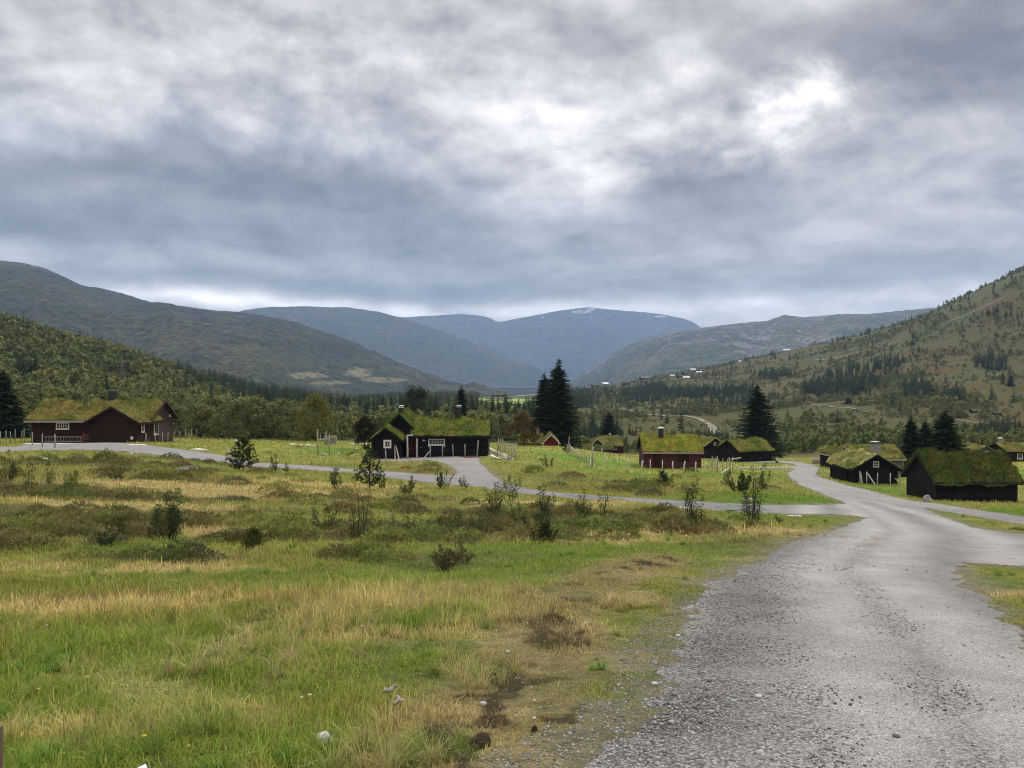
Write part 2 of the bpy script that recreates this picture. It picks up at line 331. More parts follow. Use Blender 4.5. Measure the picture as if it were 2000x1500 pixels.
def pos(t): return t.node('ShaderNodeNewGeometry').outputs['Position']
def obj_co(t): return t.node('ShaderNodeTexCoord').outputs['Object']
def m_ground(t):
    c = attr(t).outputs[0]; p = pos(t)
    a = t.noise(p, 9, 6, .7); b = t.noise(p, 55, 4, .7); f = t.noise(p, .9, 5, .65); b = t.m('ADD', t.m('MULTIPLY', b, .55), t.m('MULTIPLY', t.noise(p, 160, 3, .7), .45))
    k = t.m('MULTIPLY', t.m('MULTIPLY', t.maprange(a, .3, .7, .62, 1.35), t.maprange(b, .36, .64, .38, 1.62)), t.maprange(f, .3, .7, .72, 1.28))
    return t.mix(1, c, k, 'MULTIPLY'), (t.m('ADD', t.m('MULTIPLY', b, .45), a), 1.0, .06)
M_GROUND = mat('grassland', m_ground, .95, .1)
def m_gravel(t):
    p = pos(t); co = attr(t).outputs['Alpha']; c = attr(t).outputs[0]
    v = t.node('ShaderNodeTexVoronoi', feature='F1'); t.put(v.inputs['Vector'], p); v.inputs['Scale'].default_value = 62
    v2 = t.node('ShaderNodeTexVoronoi', feature='F1'); t.put(v2.inputs['Vector'], p); v2.inputs['Scale'].default_value = 150
    s1 = t.node('ShaderNodeSeparateColor'); t.put(s1.inputs[0], v.outputs['Color']); s2 = t.node('ShaderNodeSeparateColor'); t.put(s2.inputs[0], v2.outputs['Color'])
    big = t.m('MULTIPLY', t.maprange(s1.outputs[0], 0, 1, .45, 2.0), t.maprange(v.outputs['Distance'], .2, .7, 1.1, .35))
    sml = t.m('MULTIPLY', t.maprange(s2.outputs[0], 0, 1, .42, 1.75), t.maprange(v2.outputs['Distance'], .2, .7, 1.05, .7))
    n = t.noise(p, 1.7, 6, .65); n5 = t.noise(p, 22, 4, .6)
    k = t.m('MULTIPLY', t.mix(co, sml, big), t.m('MULTIPLY', t.maprange(n, .3, .7, .84, 1.16), t.maprange(n5, .3, .7, .88, 1.12)))
    h = t.mix(co, t.m('MULTIPLY', v2.outputs['Distance'], -.35), t.m('MULTIPLY', v.outputs['Distance'], -1.))
    return t.mix(1, c, k, 'MULTIPLY'), (h, .8, .012)
M_GRAVEL = mat('gravel_surface', m_gravel, .85, .3)

def grid_faces(rows, cols, keep=None, off=0):
    j, i = np.meshgrid(np.arange(rows - 1), np.arange(cols - 1), indexing='ij')
    if keep is not None:
        k = keep[:-1, :-1] & keep[1:, :-1] & keep[:-1, 1:] & keep[1:, 1:]; j = j[k]; i = i[k]
    a = (j * cols + i).ravel() + off
    return np.stack([a, a + 1, a + cols + 1, a + cols], 1)
nr, nc = XX.shape
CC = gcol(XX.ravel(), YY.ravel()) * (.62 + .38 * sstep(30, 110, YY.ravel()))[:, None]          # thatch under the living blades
mr = np.nan_to_num(sstep(-.55, .05, RM + fbm(XX, YY, .25, 3, 77) * .8)).ravel()[:, None] * (YY.ravel()[:, None] < 150)
CC = CC + mr * .75 * (np.array((.19, .17, .13)) - CC)          # gravelly verge
gp = np.stack([XX, YY, ZZ], -1).reshape(-1, 3)
# coarse patch under and behind the viewer
bx, by = np.meshgrid(np.linspace(-40, 40, 41), np.linspace(-60, 2.0, 32)); bz = np.full(bx.shape, -1.62) + fbm(bx, by, 3, 3, 3) * .1
bz[-1] = [gz(x, 2.02) if abs(x) < 11.5 else gz(math.copysign(11.5, x), 2.02) for x in bx[-1]]
bz[-1] -= .02
bc = gcol(bx.ravel(), np.full(bx.size, 2.5))
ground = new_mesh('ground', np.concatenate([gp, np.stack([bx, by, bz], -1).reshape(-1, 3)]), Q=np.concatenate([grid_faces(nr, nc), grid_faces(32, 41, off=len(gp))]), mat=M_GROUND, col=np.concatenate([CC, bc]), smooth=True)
tag(ground, 'grass and heath covered ground falling away to the valley', kind='structure')
# the gravel road: its own sheet, crowned a little, edges frayed
sel = road & (YY < 150)
jr = np.nonzero(sel.any(1))[0].max() + 2; 
rx_, ry_ = XX[:jr], YY[:jr]; rr = RM[:jr]
nearleft = sstep(1.35, .1, dseg(rx_, ry_, poly([(1060, 1640), (1150, 1480), (1250, 1370), (1300, 1300), (1325, 1250), (1338, 1190), (1390, 1140), (1470, 1095), (1560, 1055)]), False) + fbm(rx_, ry_, .8, 3, 61) * .7)
LC = poly([(1950, 1560), (1860, 1400), (1790, 1280), (1730, 1200), (1650, 1120), (1680, 1080), (1745, 1040), (1700, 1003), (1640, 975)])
RC = poly([(1560, 1500), (1560, 1300), (1500, 1180), (1560, 1110), (1650, 1060), (1700, 1025)])
ridge = sstep(.30, .06, dseg(rx_, ry_, LC, False) + fbm(rx_, ry_, .5, 3, 62) * .35)
ridge2 = sstep(.2, .04, dseg(rx_, ry_, RC, False) + fbm(rx_, ry_, .5, 3, 63) * .3) * .5
coarse_ = np.clip(nearleft * .95 + ridge * .42 + ridge2 * .5 + .08, 0, 1) * sstep(40, 12, ry_)
bands = np.sin(np.clip(dseg(rx_, ry_, LC, False) + .25 * fbm(rx_, ry_, 2, 3, 69), 0, 3) * 3.6) * sstep(60, 30, ry_)
base = .245 + .065 * bands + .07 * fbm(rx_, ry_, 2.5, 4, 64) + .07 * fbm(rx_, ry_, .5, 4, 65) - .015 * nearleft * sstep(14, 6, ry_)
gc = base[..., None] * np.array((1.0, .965, .92))
wet = sstep(.05, .22, fbm(rx_, ry_, 2.4, 3, 66)) * sstep(24, 30, ry_) * sstep(40, 32, ry_)
gcv = np.concatenate([gc, coarse_[..., None]], -1)
road_ob = new_mesh('gravel_road', np.stack([rx_, ry_, ZZ[:jr] - .012 + .085 * sstep(-.05, .35, rr) + .02 * fbm(rx_, ry_, .5, 3, 67)], -1).reshape(-1, 3), Q=grid_faces(jr, nc, sel[:jr]), mat=M_GRAVEL, col=gcv.reshape(-1, 4), smooth=True)
bpy.context.view_layer.update()
import bmesh
_b = bmesh.new(); _b.from_mesh(road_ob.data); bmesh.ops.delete(_b, geom=[v for v in _b.verts if not v.link_faces], context='VERTS'); _b.to_mesh(road_ob.data); _b.free()
tag(road_ob, 'grey gravel road winding between the cabins with its side tracks', kind='structure')

# ------------------------------------------------------------------ distant mountains, valley floor, fjord
def m_mount(treescale, c1, c2, c3, rock=(.13, .12, .125), rk=.5, green=.0):
    def f(t):
        p = pos(t); a = t.noise(p, treescale, 5, .75); b = t.noise(p, treescale * .12, 6, .62); c = t.noise(p, treescale * .03, 5, .6)
        col = t.mix(t.maprange(b, .36, .66), c1, c2); col = t.mix(t.maprange(c, .50, .66), col, c3)
        s = t.node('ShaderNodeSeparateXYZ'); t.put(s.inputs[0], attr(t).outputs[1])
        rf = t.m('MULTIPLY', t.maprange(t.noise(p, treescale * .09, 8, .72, 1.2), .50, .60), s.outputs[0], clamp=True)
        col = t.mix(t.m('MULTIPLY', rf, rk), col, rock)
        snow = s.outputs[1]; col = t.mix(t.maprange(t.m('ADD', snow, t.m('MULTIPLY', t.noise(p, treescale * .3, 5, .6), .5)), .95, 1.05), col, (.6, .62, .66))
        col = t.mix(s.outputs[2], col, (.26, .23, .13))
        k = t.maprange(a, .36, .64, .25, 1.8)
        return t.mix(1, col, k, 'MULTIPLY'), (t.m('ADD', a, t.m('MULTIPLY', b, 3)), .8, 2.5 / treescale)
    return f
def mountain(name, label, crest, D, DF, zf, m, seed, amp=.05, shape=.85, rockband=None, extras=None, nx=900, nt=170, spur=.05):
    cr = np.array(crest, float); px = np.linspace(cr[0, 0], cr[-1, 0], nx); row = np.interp(px, cr[:, 0], cr[:, 1])
    k = np.hanning(13); k /= k.sum(); row = np.convolve(np.pad(row, 6, 'edge'), k, 'valid')
    u = (px - 1000) / F; t = np.concatenate([np.linspace(0, 1, nt), 1 + np.linspace(.03, .6, 14)])
    U, T = np.meshgrid(u, t); D_ = np.interp(px, *zip(*D)) if isinstance(D, list) else np.full(nx, D); DF_ = np.interp(px, *zip(*DF)) if isinstance(DF, list) else np.full(nx, DF)
    zc = (750 - row) / F * D_; Y = DF_ + (D_ - DF_) * T; X = U * Y
    tt = np.clip(T, 0, 1); Z = zf + (zc - zf) * tt ** shape - np.clip(T - 1, 0, 1) * (zc - zf) * 1.3
    H = (zc.max() - zf); env = np.sin(np.pi * np.clip(tt, 0, 1)) ** .8
    rg = np.abs(fbm(X, Y, H * .9, 6, seed)) * 2; Z = Z + (.5 - rg) * env * H * amp * 1.6 + fbm(X, Y, H * .35, 5, seed + 7) * env * H * amp
    sp = fbm(U * D_ / H * 900, T * 60, 260, 4, seed + 9); Z = Z + sp * env * H * spur * 2
    Z = Z + fbm(X, Y, H * .06, 4, seed + 5) * H * .012 * (T < 1.2)
    col = np.zeros((len(t), nx, 3)); col[..., 0] = sstep(.15, .7, tt)
    PX = 1000 + F * X / Y; RW = 750 - F * Z / Y
    for kind, ex, ey, rx, ry, s in (extras or []):
        g = np.exp(-((PX - ex) / rx) ** 2 - ((RW - ey) / ry) ** 2); ch = {'rock': 0, 'snow': 1, 'field': 2}[kind]
        g = sstep(.25, .6, g + fbm(X, Y, H * .05, 5, seed + 31) * .7) if kind == 'field' else g
        col[..., ch] = np.clip(col[..., ch] + g * s, 0, 3) if kind == 'rock' else np.maximum(col[..., ch], g * s)
    o = new_mesh(name, np.stack([X, Y, Z], -1).reshape(-1, 3), Q=grid_faces(len(t), nx), mat=m, col=col.reshape(-1, 3), smooth=True)
    return tag(o, label, kind='structure')
MA = mat('near_range', m_mount(.05, (.032, .048, .022), (.07, .082, .036), (.11, .105, .048), rock=(.06, .055, .07), rk=.85), .95, .05)
MB_ = mat('blue_range', m_mount(.03, (.04, .055, .03), (.065, .075, .04), (.08, .08, .05), rk=.3), .95, .05)
MC = mat('far_massif', m_mount(.012, (.05, .06, .045), (.07, .075, .055), (.09, .09, .07), rk=.5), .95, .05)
MD = mat('right_range', m_mount(.045, (.06, .08, .038), (.10, .115, .052), (.15, .145, .07), rock=(.24, .22, .23), rk=.9), .95, .05)
mountain('hills', 'long wooded mountain ridge with crags behind the left hillside', [(-900, 470), (-300, 500), (0, 509), (40, 513), (75, 520), (110, 533), (155, 556), (200, 564), (240, 573), (270, 583), (300, 592), (345, 597), (420, 606), (470, 609), (540, 621), (600, 638), (660, 657), (700, 675), (760, 703), (820, 733), (870, 752), (905, 768), (940, 780), (980, 800)],
    [(-900, 3000), (0, 3000), (600, 3300), (980, 2900)], [(-900, 1200), (500, 1500), (760, 2000), (980, 2500)], -45, MA, 3, .085, .9, extras=[('rock', 100, 560, 70, 26, 1.4), ('rock', 350, 620, 50, 25, 1.2), ('rock', 420, 630, 40, 22, 1.2), ('rock', 50, 605, 60, 25, .8), ('field', 600, 733, 40, 7, .9), ('field', 700, 728, 28, 9, .9), ('field', 745, 742, 45, 6, .8), ('field', 650, 748, 40, 4, .7)])
mountain('hills', 'dark blue wooded mountain falling to the valley in the middle distance', [(380, 640), (440, 616), (475, 606), (520, 600), (600, 598), (640, 600), (680, 600), (740, 609), (800, 626), (870, 648), (940, 675), (1000, 700), (1040, 716), (1062, 732), (1085, 750), (1110, 756)],
    6800, [(380, 4600), (850, 5600), (1110, 6500)], -26, MB_, 13, .08, .9)
mountain('hills', 'far blue mountain massif with snow patches under the cloud', [(600, 640), (740, 614), (790, 620), (850, 616), (900, 613), (935, 616), (958, 621), (970, 629), (985, 627), (1040, 617), (1090, 607), (1150, 600), (1200, 605), (1280, 612), (1330, 621), (1352, 628), (1368, 639), (1420, 665), (1500, 720)],
    10000, 8600, -26, MC, 23, .04, .8, extras=[('snow', 1136, 609, 22, 4, 1.5), ('snow', 1154, 604, 12, 3, 1.5), ('snow', 1290, 618, 16, 3, 1.3), ('snow', 1060, 620, 5, 2, 1.2)])
mountain('hills', 'green-grey mountain ridge with pale crags right of the valley gap', [(1095, 757), (1112, 749), (1130, 735), (1165, 712), (1200, 690), (1230, 672), (1265, 660), (1300, 651), (1365, 641), (1430, 633), (1500, 626), (1520, 619), (1532, 615), (1548, 617), (1570, 620), (1600, 617), (1650, 613), (1700, 613), (1760, 607), (1820, 601), (1900, 597), (2200, 590), (2600, 585)],
    [(1095, 5200), (1300, 4800), (2600, 4400)], [(1095, 5000), (1300, 3400), (2600, 2600)], -34, MD, 33, .08, .85, extras=[('rock', 1540, 660, 60, 22, 1.6), ('rock', 1460, 672, 40, 18, 1.2), ('rock', 1620, 650, 50, 15, .8)])
vx, vy = np.meshgrid(np.linspace(-8500, 10500, 160), np.geomspace(1700, 10800, 140))
vz = -38 + 14 * np.clip((vy - 2000) / 4000, 0, 1)
new_mesh('valley_floor', np.stack([vx, vy, vz], -1).reshape(-1, 3), Q=grid_faces(140, 160), mat=MB_, col=np.zeros((vx.size, 3)), smooth=True)['kind'] = 'structure'
def flat_sheet(name, pts, z, m, label=None):
    v = [(*p, z) for p in pts]; me = bpy.data.meshes.new(name); me.from_pydata(v, [], [tuple(range(len(v)))]); me.materials.append(m)
    o = bpy.data.objects.new(name, me); COL.objects.link(o); return tag(o, label, kind='structure')
def pr(px, Y): return ((px - 1000) / F * Y, Y)
M_WATER = mat('fjord_water', (.05, .09, .11), .12, .6)
M_FIELD = mat('meadow', lambda t: t.mix(t.maprange(t.noise(pos(t), .02, 4), .35, .65), (.20, .30, .06), (.30, .36, .09)), .95, .1)
flat_sheet('water', [pr(925, 4300), pr(1080, 4300), pr(1085, 6500), pr(950, 5900)], -23.3, M_WATER)
flat_sheet('farm_field', [pr(885, 4200), pr(935, 4200), pr(955, 5600), pr(885, 5500)], -21.5, M_FIELD, 'pale green fields far down on the valley floor')
# haze over everything but the sky
hz = bpy.data.meshes.new('haze'); x0, x1, y0, y1, z0, z1 = -9500, 11500, -400, 11500, -400, 1080
hz.from_pydata([(x, y, z) for x in (x0, x1) for y in (y0, y1) for z in (z0, z1)], [], [(0, 1, 3, 2), (4, 6, 7, 5), (0, 4, 5, 1), (2, 3, 7, 6), (0, 2, 6, 4), (1, 5, 7, 3)])
hm = bpy.data.materials.new('haze'); hm.use_nodes = True; t = NT(hm.node_tree); o_ = t.node('ShaderNodeOutputMaterial'); pv = t.node('ShaderNodeVolumePrincipled')
pv.inputs['Color'].default_value = (.45, .65, 1.0, 1); pv.inputs['Density'].default_value = HAZE_D = 9e-5; pv.inputs['Anisotropy'].default_value = .2
t.t.links.new(pv.outputs[0], o_.inputs['Volume']); hz.materials.append(hm)
ho = bpy.data.objects.new('haze', hz); COL.objects.link(ho); tag(ho, 'thin blue haze filling the valley', kind='stuff')
# ------------------------------------------------------------------ building blocks
rng = np.random.default_rng(7)
def m_leaf(dark=1.0, typ='GEOMETRY', rough=.9, trans=.25):
    def mk(name):
        m = bpy.data.materials.new(name); m.use_nodes = True; t = NT(m.node_tree); out = t.node('ShaderNodeOutputMaterial')
        c = attr(t).outputs[0]
        if typ == 'INSTANCER':
            c = t.mix(1, c, attr(t, 'tint', 'INSTANCER').outputs[0], 'MULTIPLY')
        else:
            oi = t.node('ShaderNodeObjectInfo'); r = oi.outputs['Random']
            c = t.mix(1, c, t.ramp(r, [(0, (.85, .88, .9)), (.5, (1, 1, 1)), (1, (1.14, 1.1, .95))]), 'MULTIPLY')
        d = t.node('ShaderNodeBsdfDiffuse'); t.put(d.inputs[0], c); tr = t.node('ShaderNodeBsdfTranslucent'); t.put(tr.inputs[0], c)
        mx = t.node('ShaderNodeMixShader'); mx.inputs[0].default_value = trans; t.put(mx.inputs[1], d); t.put(mx.inputs[2], tr); t.put(out.inputs[0], mx); return m
    return mk
M_LEAF = m_leaf()('foliage'); M_LEAFI = m_leaf(typ='INSTANCER')('far_foliage'); M_BLADE = m_leaf(trans=.35)('grass_blades')
M_BARK = mat('bark', lambda t: t.mix(t.noise(obj_co(t), 9, 5), (.05, .038, .028), (.12, .10, .085)), .95, .1)
M_BIRCHBARK = mat('birch_bark', lambda t: t.mix(t.maprange(t.noise(t.vm('MULTIPLY', obj_co(t), (1, 1, .35)), 6, 5), .45, .55), (.06, .05, .045), (.34, .32, .29)), .9, .1)
def wood(name, a, b, sc=(14, 14, 1.2), r=.85):
    def f(t):
        n = t.noise(t.vm('MULTIPLY', obj_co(t), sc), 2.2, 6, .6); return t.mix(t.maprange(n, .3, .7), a, b), (n, .4, .01)
    return mat(name, f, r, .2)
M_GREYWOOD = wood('weathered_wood', (.20, .18, .15), (.42, .39, .34)); M_PALEWOOD = wood('pale_wood', (.42, .40, .34), (.62, .58, .50))
def siding(name, a, b, pitch=.17, vertical=False, worn=(.2, .15, .12), wk=.25, rough=.7):
    def f(t):
        co = obj_co(t); s = t.node('ShaderNodeSeparateXYZ'); t.put(s.inputs[0], co)
        ax = t.m('ADD', s.outputs[0], s.outputs[1]) if vertical else s.outputs[2]
        cell = t.m('FLOOR', t.m('DIVIDE', ax, pitch)); wn = t.node('ShaderNodeTexWhiteNoise', noise_dimensions='1D'); t.put(wn.inputs['W'], cell)
        n = t.noise(t.vm('MULTIPLY', co, (1.4, 1.4, 14) if not vertical else (14, 14, 1.4)), 1.6, 6, .65)
        c = t.mix(t.m('MULTIPLY', t.m('ADD', wn.outputs[0], n), .5), a, b)
        w_ = t.maprange(t.noise(co, .9, 6, .7), .5, .72, 0, wk); c = t.mix(w_, c, worn)
        return c, (n, .35, .012)
    return mat(name, f, rough, .1)
M_REDDARK = siding('oxblood_boards', (.020, .008, .007), (.044, .018, .015), worn=(.045, .026, .024), wk=.25)
M_REDGREY = siding('faded_plum_boards', (.052, .032, .032), (.080, .052, .050), worn=(.10, .08, .078), wk=.4)
M_RED = siding('red_boards', (.055, .020, .018), (.10, .040, .035), worn=(.075, .05, .05), wk=.35)
M_REDTRIM = siding('bright_red_trim', (.11, .013, .013), (.15, .02, .018), wk=.1)
M_BLACK = siding('tarred_boards', (.005, .005, .0065), (.017, .0165, .019), worn=(.03, .03, .035), wk=.5, rough=.8)
M_BLACKV = siding('tarred_upright_boards', (.011, .010, .009), (.020, .018, .016), vertical=True, pitch=.14, worn=(.03, .027, .024), wk=.5)
M_GREYWALL = siding('grey_boards', (.09, .085, .08), (.15, .145, .135), wk=.3)
M_WHITE = mat('white_paint', lambda t: t.mix(t.maprange(t.noise(obj_co(t), 7, 5), .4, .7), (.78, .77, .74), (.60, .58, .54)), .55, .4)
M_GLASS = mat('window_glass', (.015, .018, .02), .08, .7)
M_METAL = mat('black_sheet_metal', (.012, .012, .013), .45, .5); M_ZINC = mat('zinc_cap', (.45, .46, .47), .4, .6, Metallic=.4)
M_STONE = mat('stone', lambda t: (t.mix(t.maprange(t.noise(obj_co(t), 3.5, 7, .7), .35, .65), (.16, .145, .14), (.42, .39, .36)), (t.noise(obj_co(t), 9, 6, .7), .7, .04)), .9, .2)
M_WSTONE = mat('pale_stone', lambda t: (t.mix(t.maprange(t.noise(obj_co(t), 4, 7, .7), .35, .65), (.45, .43, .41), (.78, .77, .74)), (t.noise(obj_co(t), 9, 6, .7), .7, .04)), .9, .2)
M_MORTAR = mat('rendered_masonry', lambda t: (t.mix(t.maprange(t.noise(obj_co(t), 5, 6, .7), .3, .7), (.20, .185, .175), (.33, .31, .29)), (t.noise(obj_co(t), 14, 5, .7), .6, .02)), .9, .2)
M_ROOFBOARD = wood('roof_boards', (.012, .010, .009), (.035, .03, .027), (2, 2, 2))
M_TURF = mat('turf', lambda t: t.mix(1, attr(t).outputs[0], t.maprange(t.noise(obj_co(t), 6, 6, .7), .3, .7, .6, 1.4), 'MULTIPLY'), .95, .1)

class MB:
    def __init__(s): s.v = []; s.f = []
    def add(s, V, Fs): o = len(s.v); s.v += [tuple(p) for p in V]; s.f += [tuple(i + o for i in f) for f in Fs]; return s
    def box(s, x0, x1, y0, y1, z0, z1):
        return s.add([(x, y, z) for z in (z0, z1) for x, y in ((x0, y0), (x1, y0), (x1, y1), (x0, y1))], [(3, 2, 1, 0), (4, 5, 6, 7), (0, 1, 5, 4), (1, 2, 6, 5), (2, 3, 7, 6), (3, 0, 4, 7)])
    def bar(s, a, b, w, h=None, up=(0, 0, 1)):
        a = Vector(a); b = Vector(b); d = (b - a).normalized(); h = h or w; up = Vector(up)
        if abs(d.dot(up)) > .98: up = Vector((0, 1, 0))
        l = d.cross(up).normalized() * w / 2; u = l.cross(d).normalized() * h / 2
        V = [p + x * l + y * u for p in (a, b) for x, y in ((-1, -1), (1, -1), (1, 1), (-1, 1))]
        return s.add(V, [(3, 2, 1, 0), (4, 5, 6, 7), (0, 1, 5, 4), (1, 2, 6, 5), (2, 3, 7, 6), (3, 0, 4, 7)])
    def tube(s, pts, rs, n=8, cap=True):
        pts = [Vector(p) for p in pts]; o = len(s.v); k = len(pts)
        if not hasattr(rs, '__len__'): rs = [rs] * k
        for i, p in enumerate(pts):
            d = (pts[min(i + 1, k - 1)] - pts[max(i - 1, 0)]).normalized(); a = d.orthogonal().normalized() if abs(d.z) < .9 else Vector((1, 0, 0)); b = d.cross(a).normalized(); a = b.cross(d)
            for j in range(n): q = 2 * math.pi * j / n; s.v.append(tuple(p + (a * math.cos(q) + b * math.sin(q)) * rs[i]))
        for i in range(k - 1):
            for j in range(n): s.f.append((o + i * n + j, o + i * n + (j + 1) % n, o + (i + 1) * n + (j + 1) % n, o + (i + 1) * n + j))
        if cap: s.f.append(tuple(o + j for j in reversed(range(n)))); s.f.append(tuple(o + (k - 1) * n + j for j in range(n)))
        return s
    def build(s, name, m, parent=None, smooth=False):
        me = bpy.data.meshes.new(name); me.from_pydata(s.v, [], s.f); me.materials.append(m)
        if smooth: me.polygons.foreach_set('use_smooth', [True] * len(me.polygons))
        o = bpy.data.objects.new(name, me); COL.objects.link(o); o.parent = parent; return o
def build_each(mb, per, name, m, parent):
    """per: vertices in each separate piece -> one part per piece"""
    for o in range(0, len(mb.v), per):
        p = MB(); p.v = mb.v[o:o + per]; p.f = [tuple(i - o for i in f) for f in mb.f if o <= f[0] < o + per]; p.build(name, m, parent)
def empty(name, loc, rz=0):
    o = bpy.data.objects.new(name, None); COL.objects.link(o); o.location = loc; o.rotation_euler = (0, 0, rz); o.empty_display_size = .2; return o
def copy_thing(o, loc, rz=0, sc=1, label=None, group=None):
    c = o.copy(); COL.objects.link(c); c.location = loc; c.rotation_euler = (0, 0, rz); c.scale = (sc, sc, sc) if not hasattr(sc, '__len__') else sc
    if label: c['label'] = label
    if group: c['group'] = group
    for ch in o.children:
        d = ch.copy(); COL.objects.link(d); d.parent = c
        for g in ch.children: e = g.copy(); COL.objects.link(e); e.parent = d
    return c

def leaves(C, size, cols, up=.3, aspect=1.6, seed=0):
    """diamond leaf cards at C with random attitudes -> V, Q, col"""
    r = np.random.default_rng(seed); n = len(C); N_ = r.normal(size=(n, 3)); N_[:, 2] = np.abs(N_[:, 2]) + up; N_ /= np.linalg.norm(N_, axis=1)[:, None]
    A_ = np.cross(N_, r.normal(size=(n, 3))); A_ /= np.linalg.norm(A_, axis=1)[:, None]; B_ = np.cross(N_, A_)
    s = (size * r.uniform(.6, 1.3, n))[:, None] if np.ndim(size) == 0 else (size * r.uniform(.7, 1.2, n))[:, None]
    V = np.stack([C - A_ * s * aspect / 2, C - B_ * s / 2, C + A_ * s * aspect / 2, C + B_ * s / 2], 1).reshape(-1, 3)
    return V, np.arange(4 * n).reshape(n, 4), np.repeat(cols, 4, 0)

def join(parts):
    V = []; T = []; Q = []; Cc = []; o = 0
    for v, t, q, c in parts:
        V.append(v); Cc.append(c)
        if t is not None: T.append(t + o)
        if q is not None: Q.append(q + o)
        o += len(v)
    return np.concatenate(V), (np.concatenate(T) if T else None), (np.concatenate(Q) if Q else None), np.concatenate(Cc)

def birch_data(h, seed, nl, r=.30, base=.12, c=(.115, .12, .045), leaf=.2, K=26):
    g = np.random.default_rng(seed); cl = []
    for k in range(K):
        z = base + (1 - base) * g.uniform(.04, 1) ** .85; e = math.sin(math.pi * min(1, (z - base * .5) / (1 - base * .5)) ** .8) ** .6; a = g.uniform(0, 6.28); rr = r * e * g.uniform(.35, 1.05)
        cl.append((rr * math.cos(a), rr * math.sin(a), z * .95))
    cl = np.array(cl) * h; lt = g.uniform(.80, 1.22, K); w_ = g.uniform(.6, 1.4, K); w_ /= w_.sum(); idx = g.choice(K, nl, p=w_)
    P_ = cl[idx] + g.normal(size=(nl, 3)) * np.array((.085, .085, .07)) * h * g.uniform(.3, 1.1, (nl, 1)); P_[:, 2] = np.clip(P_[:, 2], .05 * h, None)
    col = np.array(c) * (lt[idx] * g.uniform(.75, 1.25, nl))[:, None] * (1 + (g.uniform(-.1, .1, (nl, 1)) * np.array((1.5, 0, -1))))
    return leaves(P_, leaf, col, seed=seed) + (cl,)
def spruce_data(h, r, seed, per=8, wh=2.0, spray=.42, c=(.018, .030, .016), low=.06, dens=1.0):
    g = np.random.default_rng(seed); C_ = []; D_ = []; S_ = []; lt = []
    z = low * h
    while z < h * .985:
        t = (z / h - low) / (1 - low); L0 = r * (1 - t) ** .82 * g.uniform(.82, 1.12) * min(1, .75 + t * 3)
        for b in range(per if t < .85 else 5):
            a = g.uniform(0, 6.28); zj = z + g.uniform(-.6, .6) * h / (wh * h + 8); L = L0 * g.uniform(.68, 1.14); k = max(2, int(L / spray * 2.1 * dens)); l = g.uniform(.72, 1.35)
            for q in range(k):
                s = (q + g.uniform(.2, .9)) / k
                if s < .12 and t < .7: continue
                x = L * s; zz_ = zj + L * (-.30 * s + .16 * s ** 3) * (1.2 - t) + .12 * L * t
                for sd in (-1, 1):
                    wd = spray * (1.15 - .6 * s) * g.uniform(.5, 1.1) * min(1, L / spray / 1.6); ca, sa = math.cos(a), math.sin(a)
                    C_.append((x * ca - sd * wd * .42 * sa, x * sa + sd * wd * .42 * ca, zz_ - g.uniform(0, .14) * spray)); D_.append((ca * .75 - sd * sa * .7, sa * .75 + sd * ca * .7, -.28 - .15 * g.random())); S_.append(wd); lt.append(l * g.uniform(.8, 1.2) * (.85 + .3 * s))
        z += h / (wh * h + 8) * g.uniform(.8, 1.2)
    C_ = np.array(C_); D_ = np.array(D_); D_ /= np.linalg.norm(D_, axis=1)[:, None]; S_ = np.array(S_)[:, None]; n = len(C_)
    W_ = np.cross(D_, np.array((0, 0, 1.)) + g.normal(size=(n, 3)) * .45); W_ /= np.linalg.norm(W_, axis=1)[:, None]
    V = np.stack([C_ - D_ * S_ * .6, C_ - W_ * S_ * .3, C_ + D_ * S_ * .75, C_ + W_ * S_ * .3], 1).reshape(-1, 3)
    return V, np.arange(4 * n).reshape(n, 4), np.repeat(np.array(c) * np.array(lt)[:, None], 4, 0)
def needles(C, Dr, n, L, wd, c, g, spread=.8):
    """tufts of n needle triangles at C along Dr"""
    m = len(C); D2 = np.repeat(Dr, n, 0) + g.normal(size=(m * n, 3)) * spread; D2 /= np.linalg.norm(D2, axis=1)[:, None]; C2 = np.repeat(C, n, 0)
    W_ = np.cross(D2, g.normal(size=(m * n, 3))); W_ /= np.linalg.norm(W_, axis=1)[:, None]; L_ = L * g.uniform(.6, 1.2, (m * n, 1))
    V = np.stack([C2 - W_ * wd, C2 + W_ * wd, C2 + D2 * L_], 1).reshape(-1, 3)
    return V, np.arange(3 * m * n).reshape(-1, 3), np.repeat(np.repeat(c, n, 0) * g.uniform(.7, 1.3, (m * n, 1)), 3, 0)
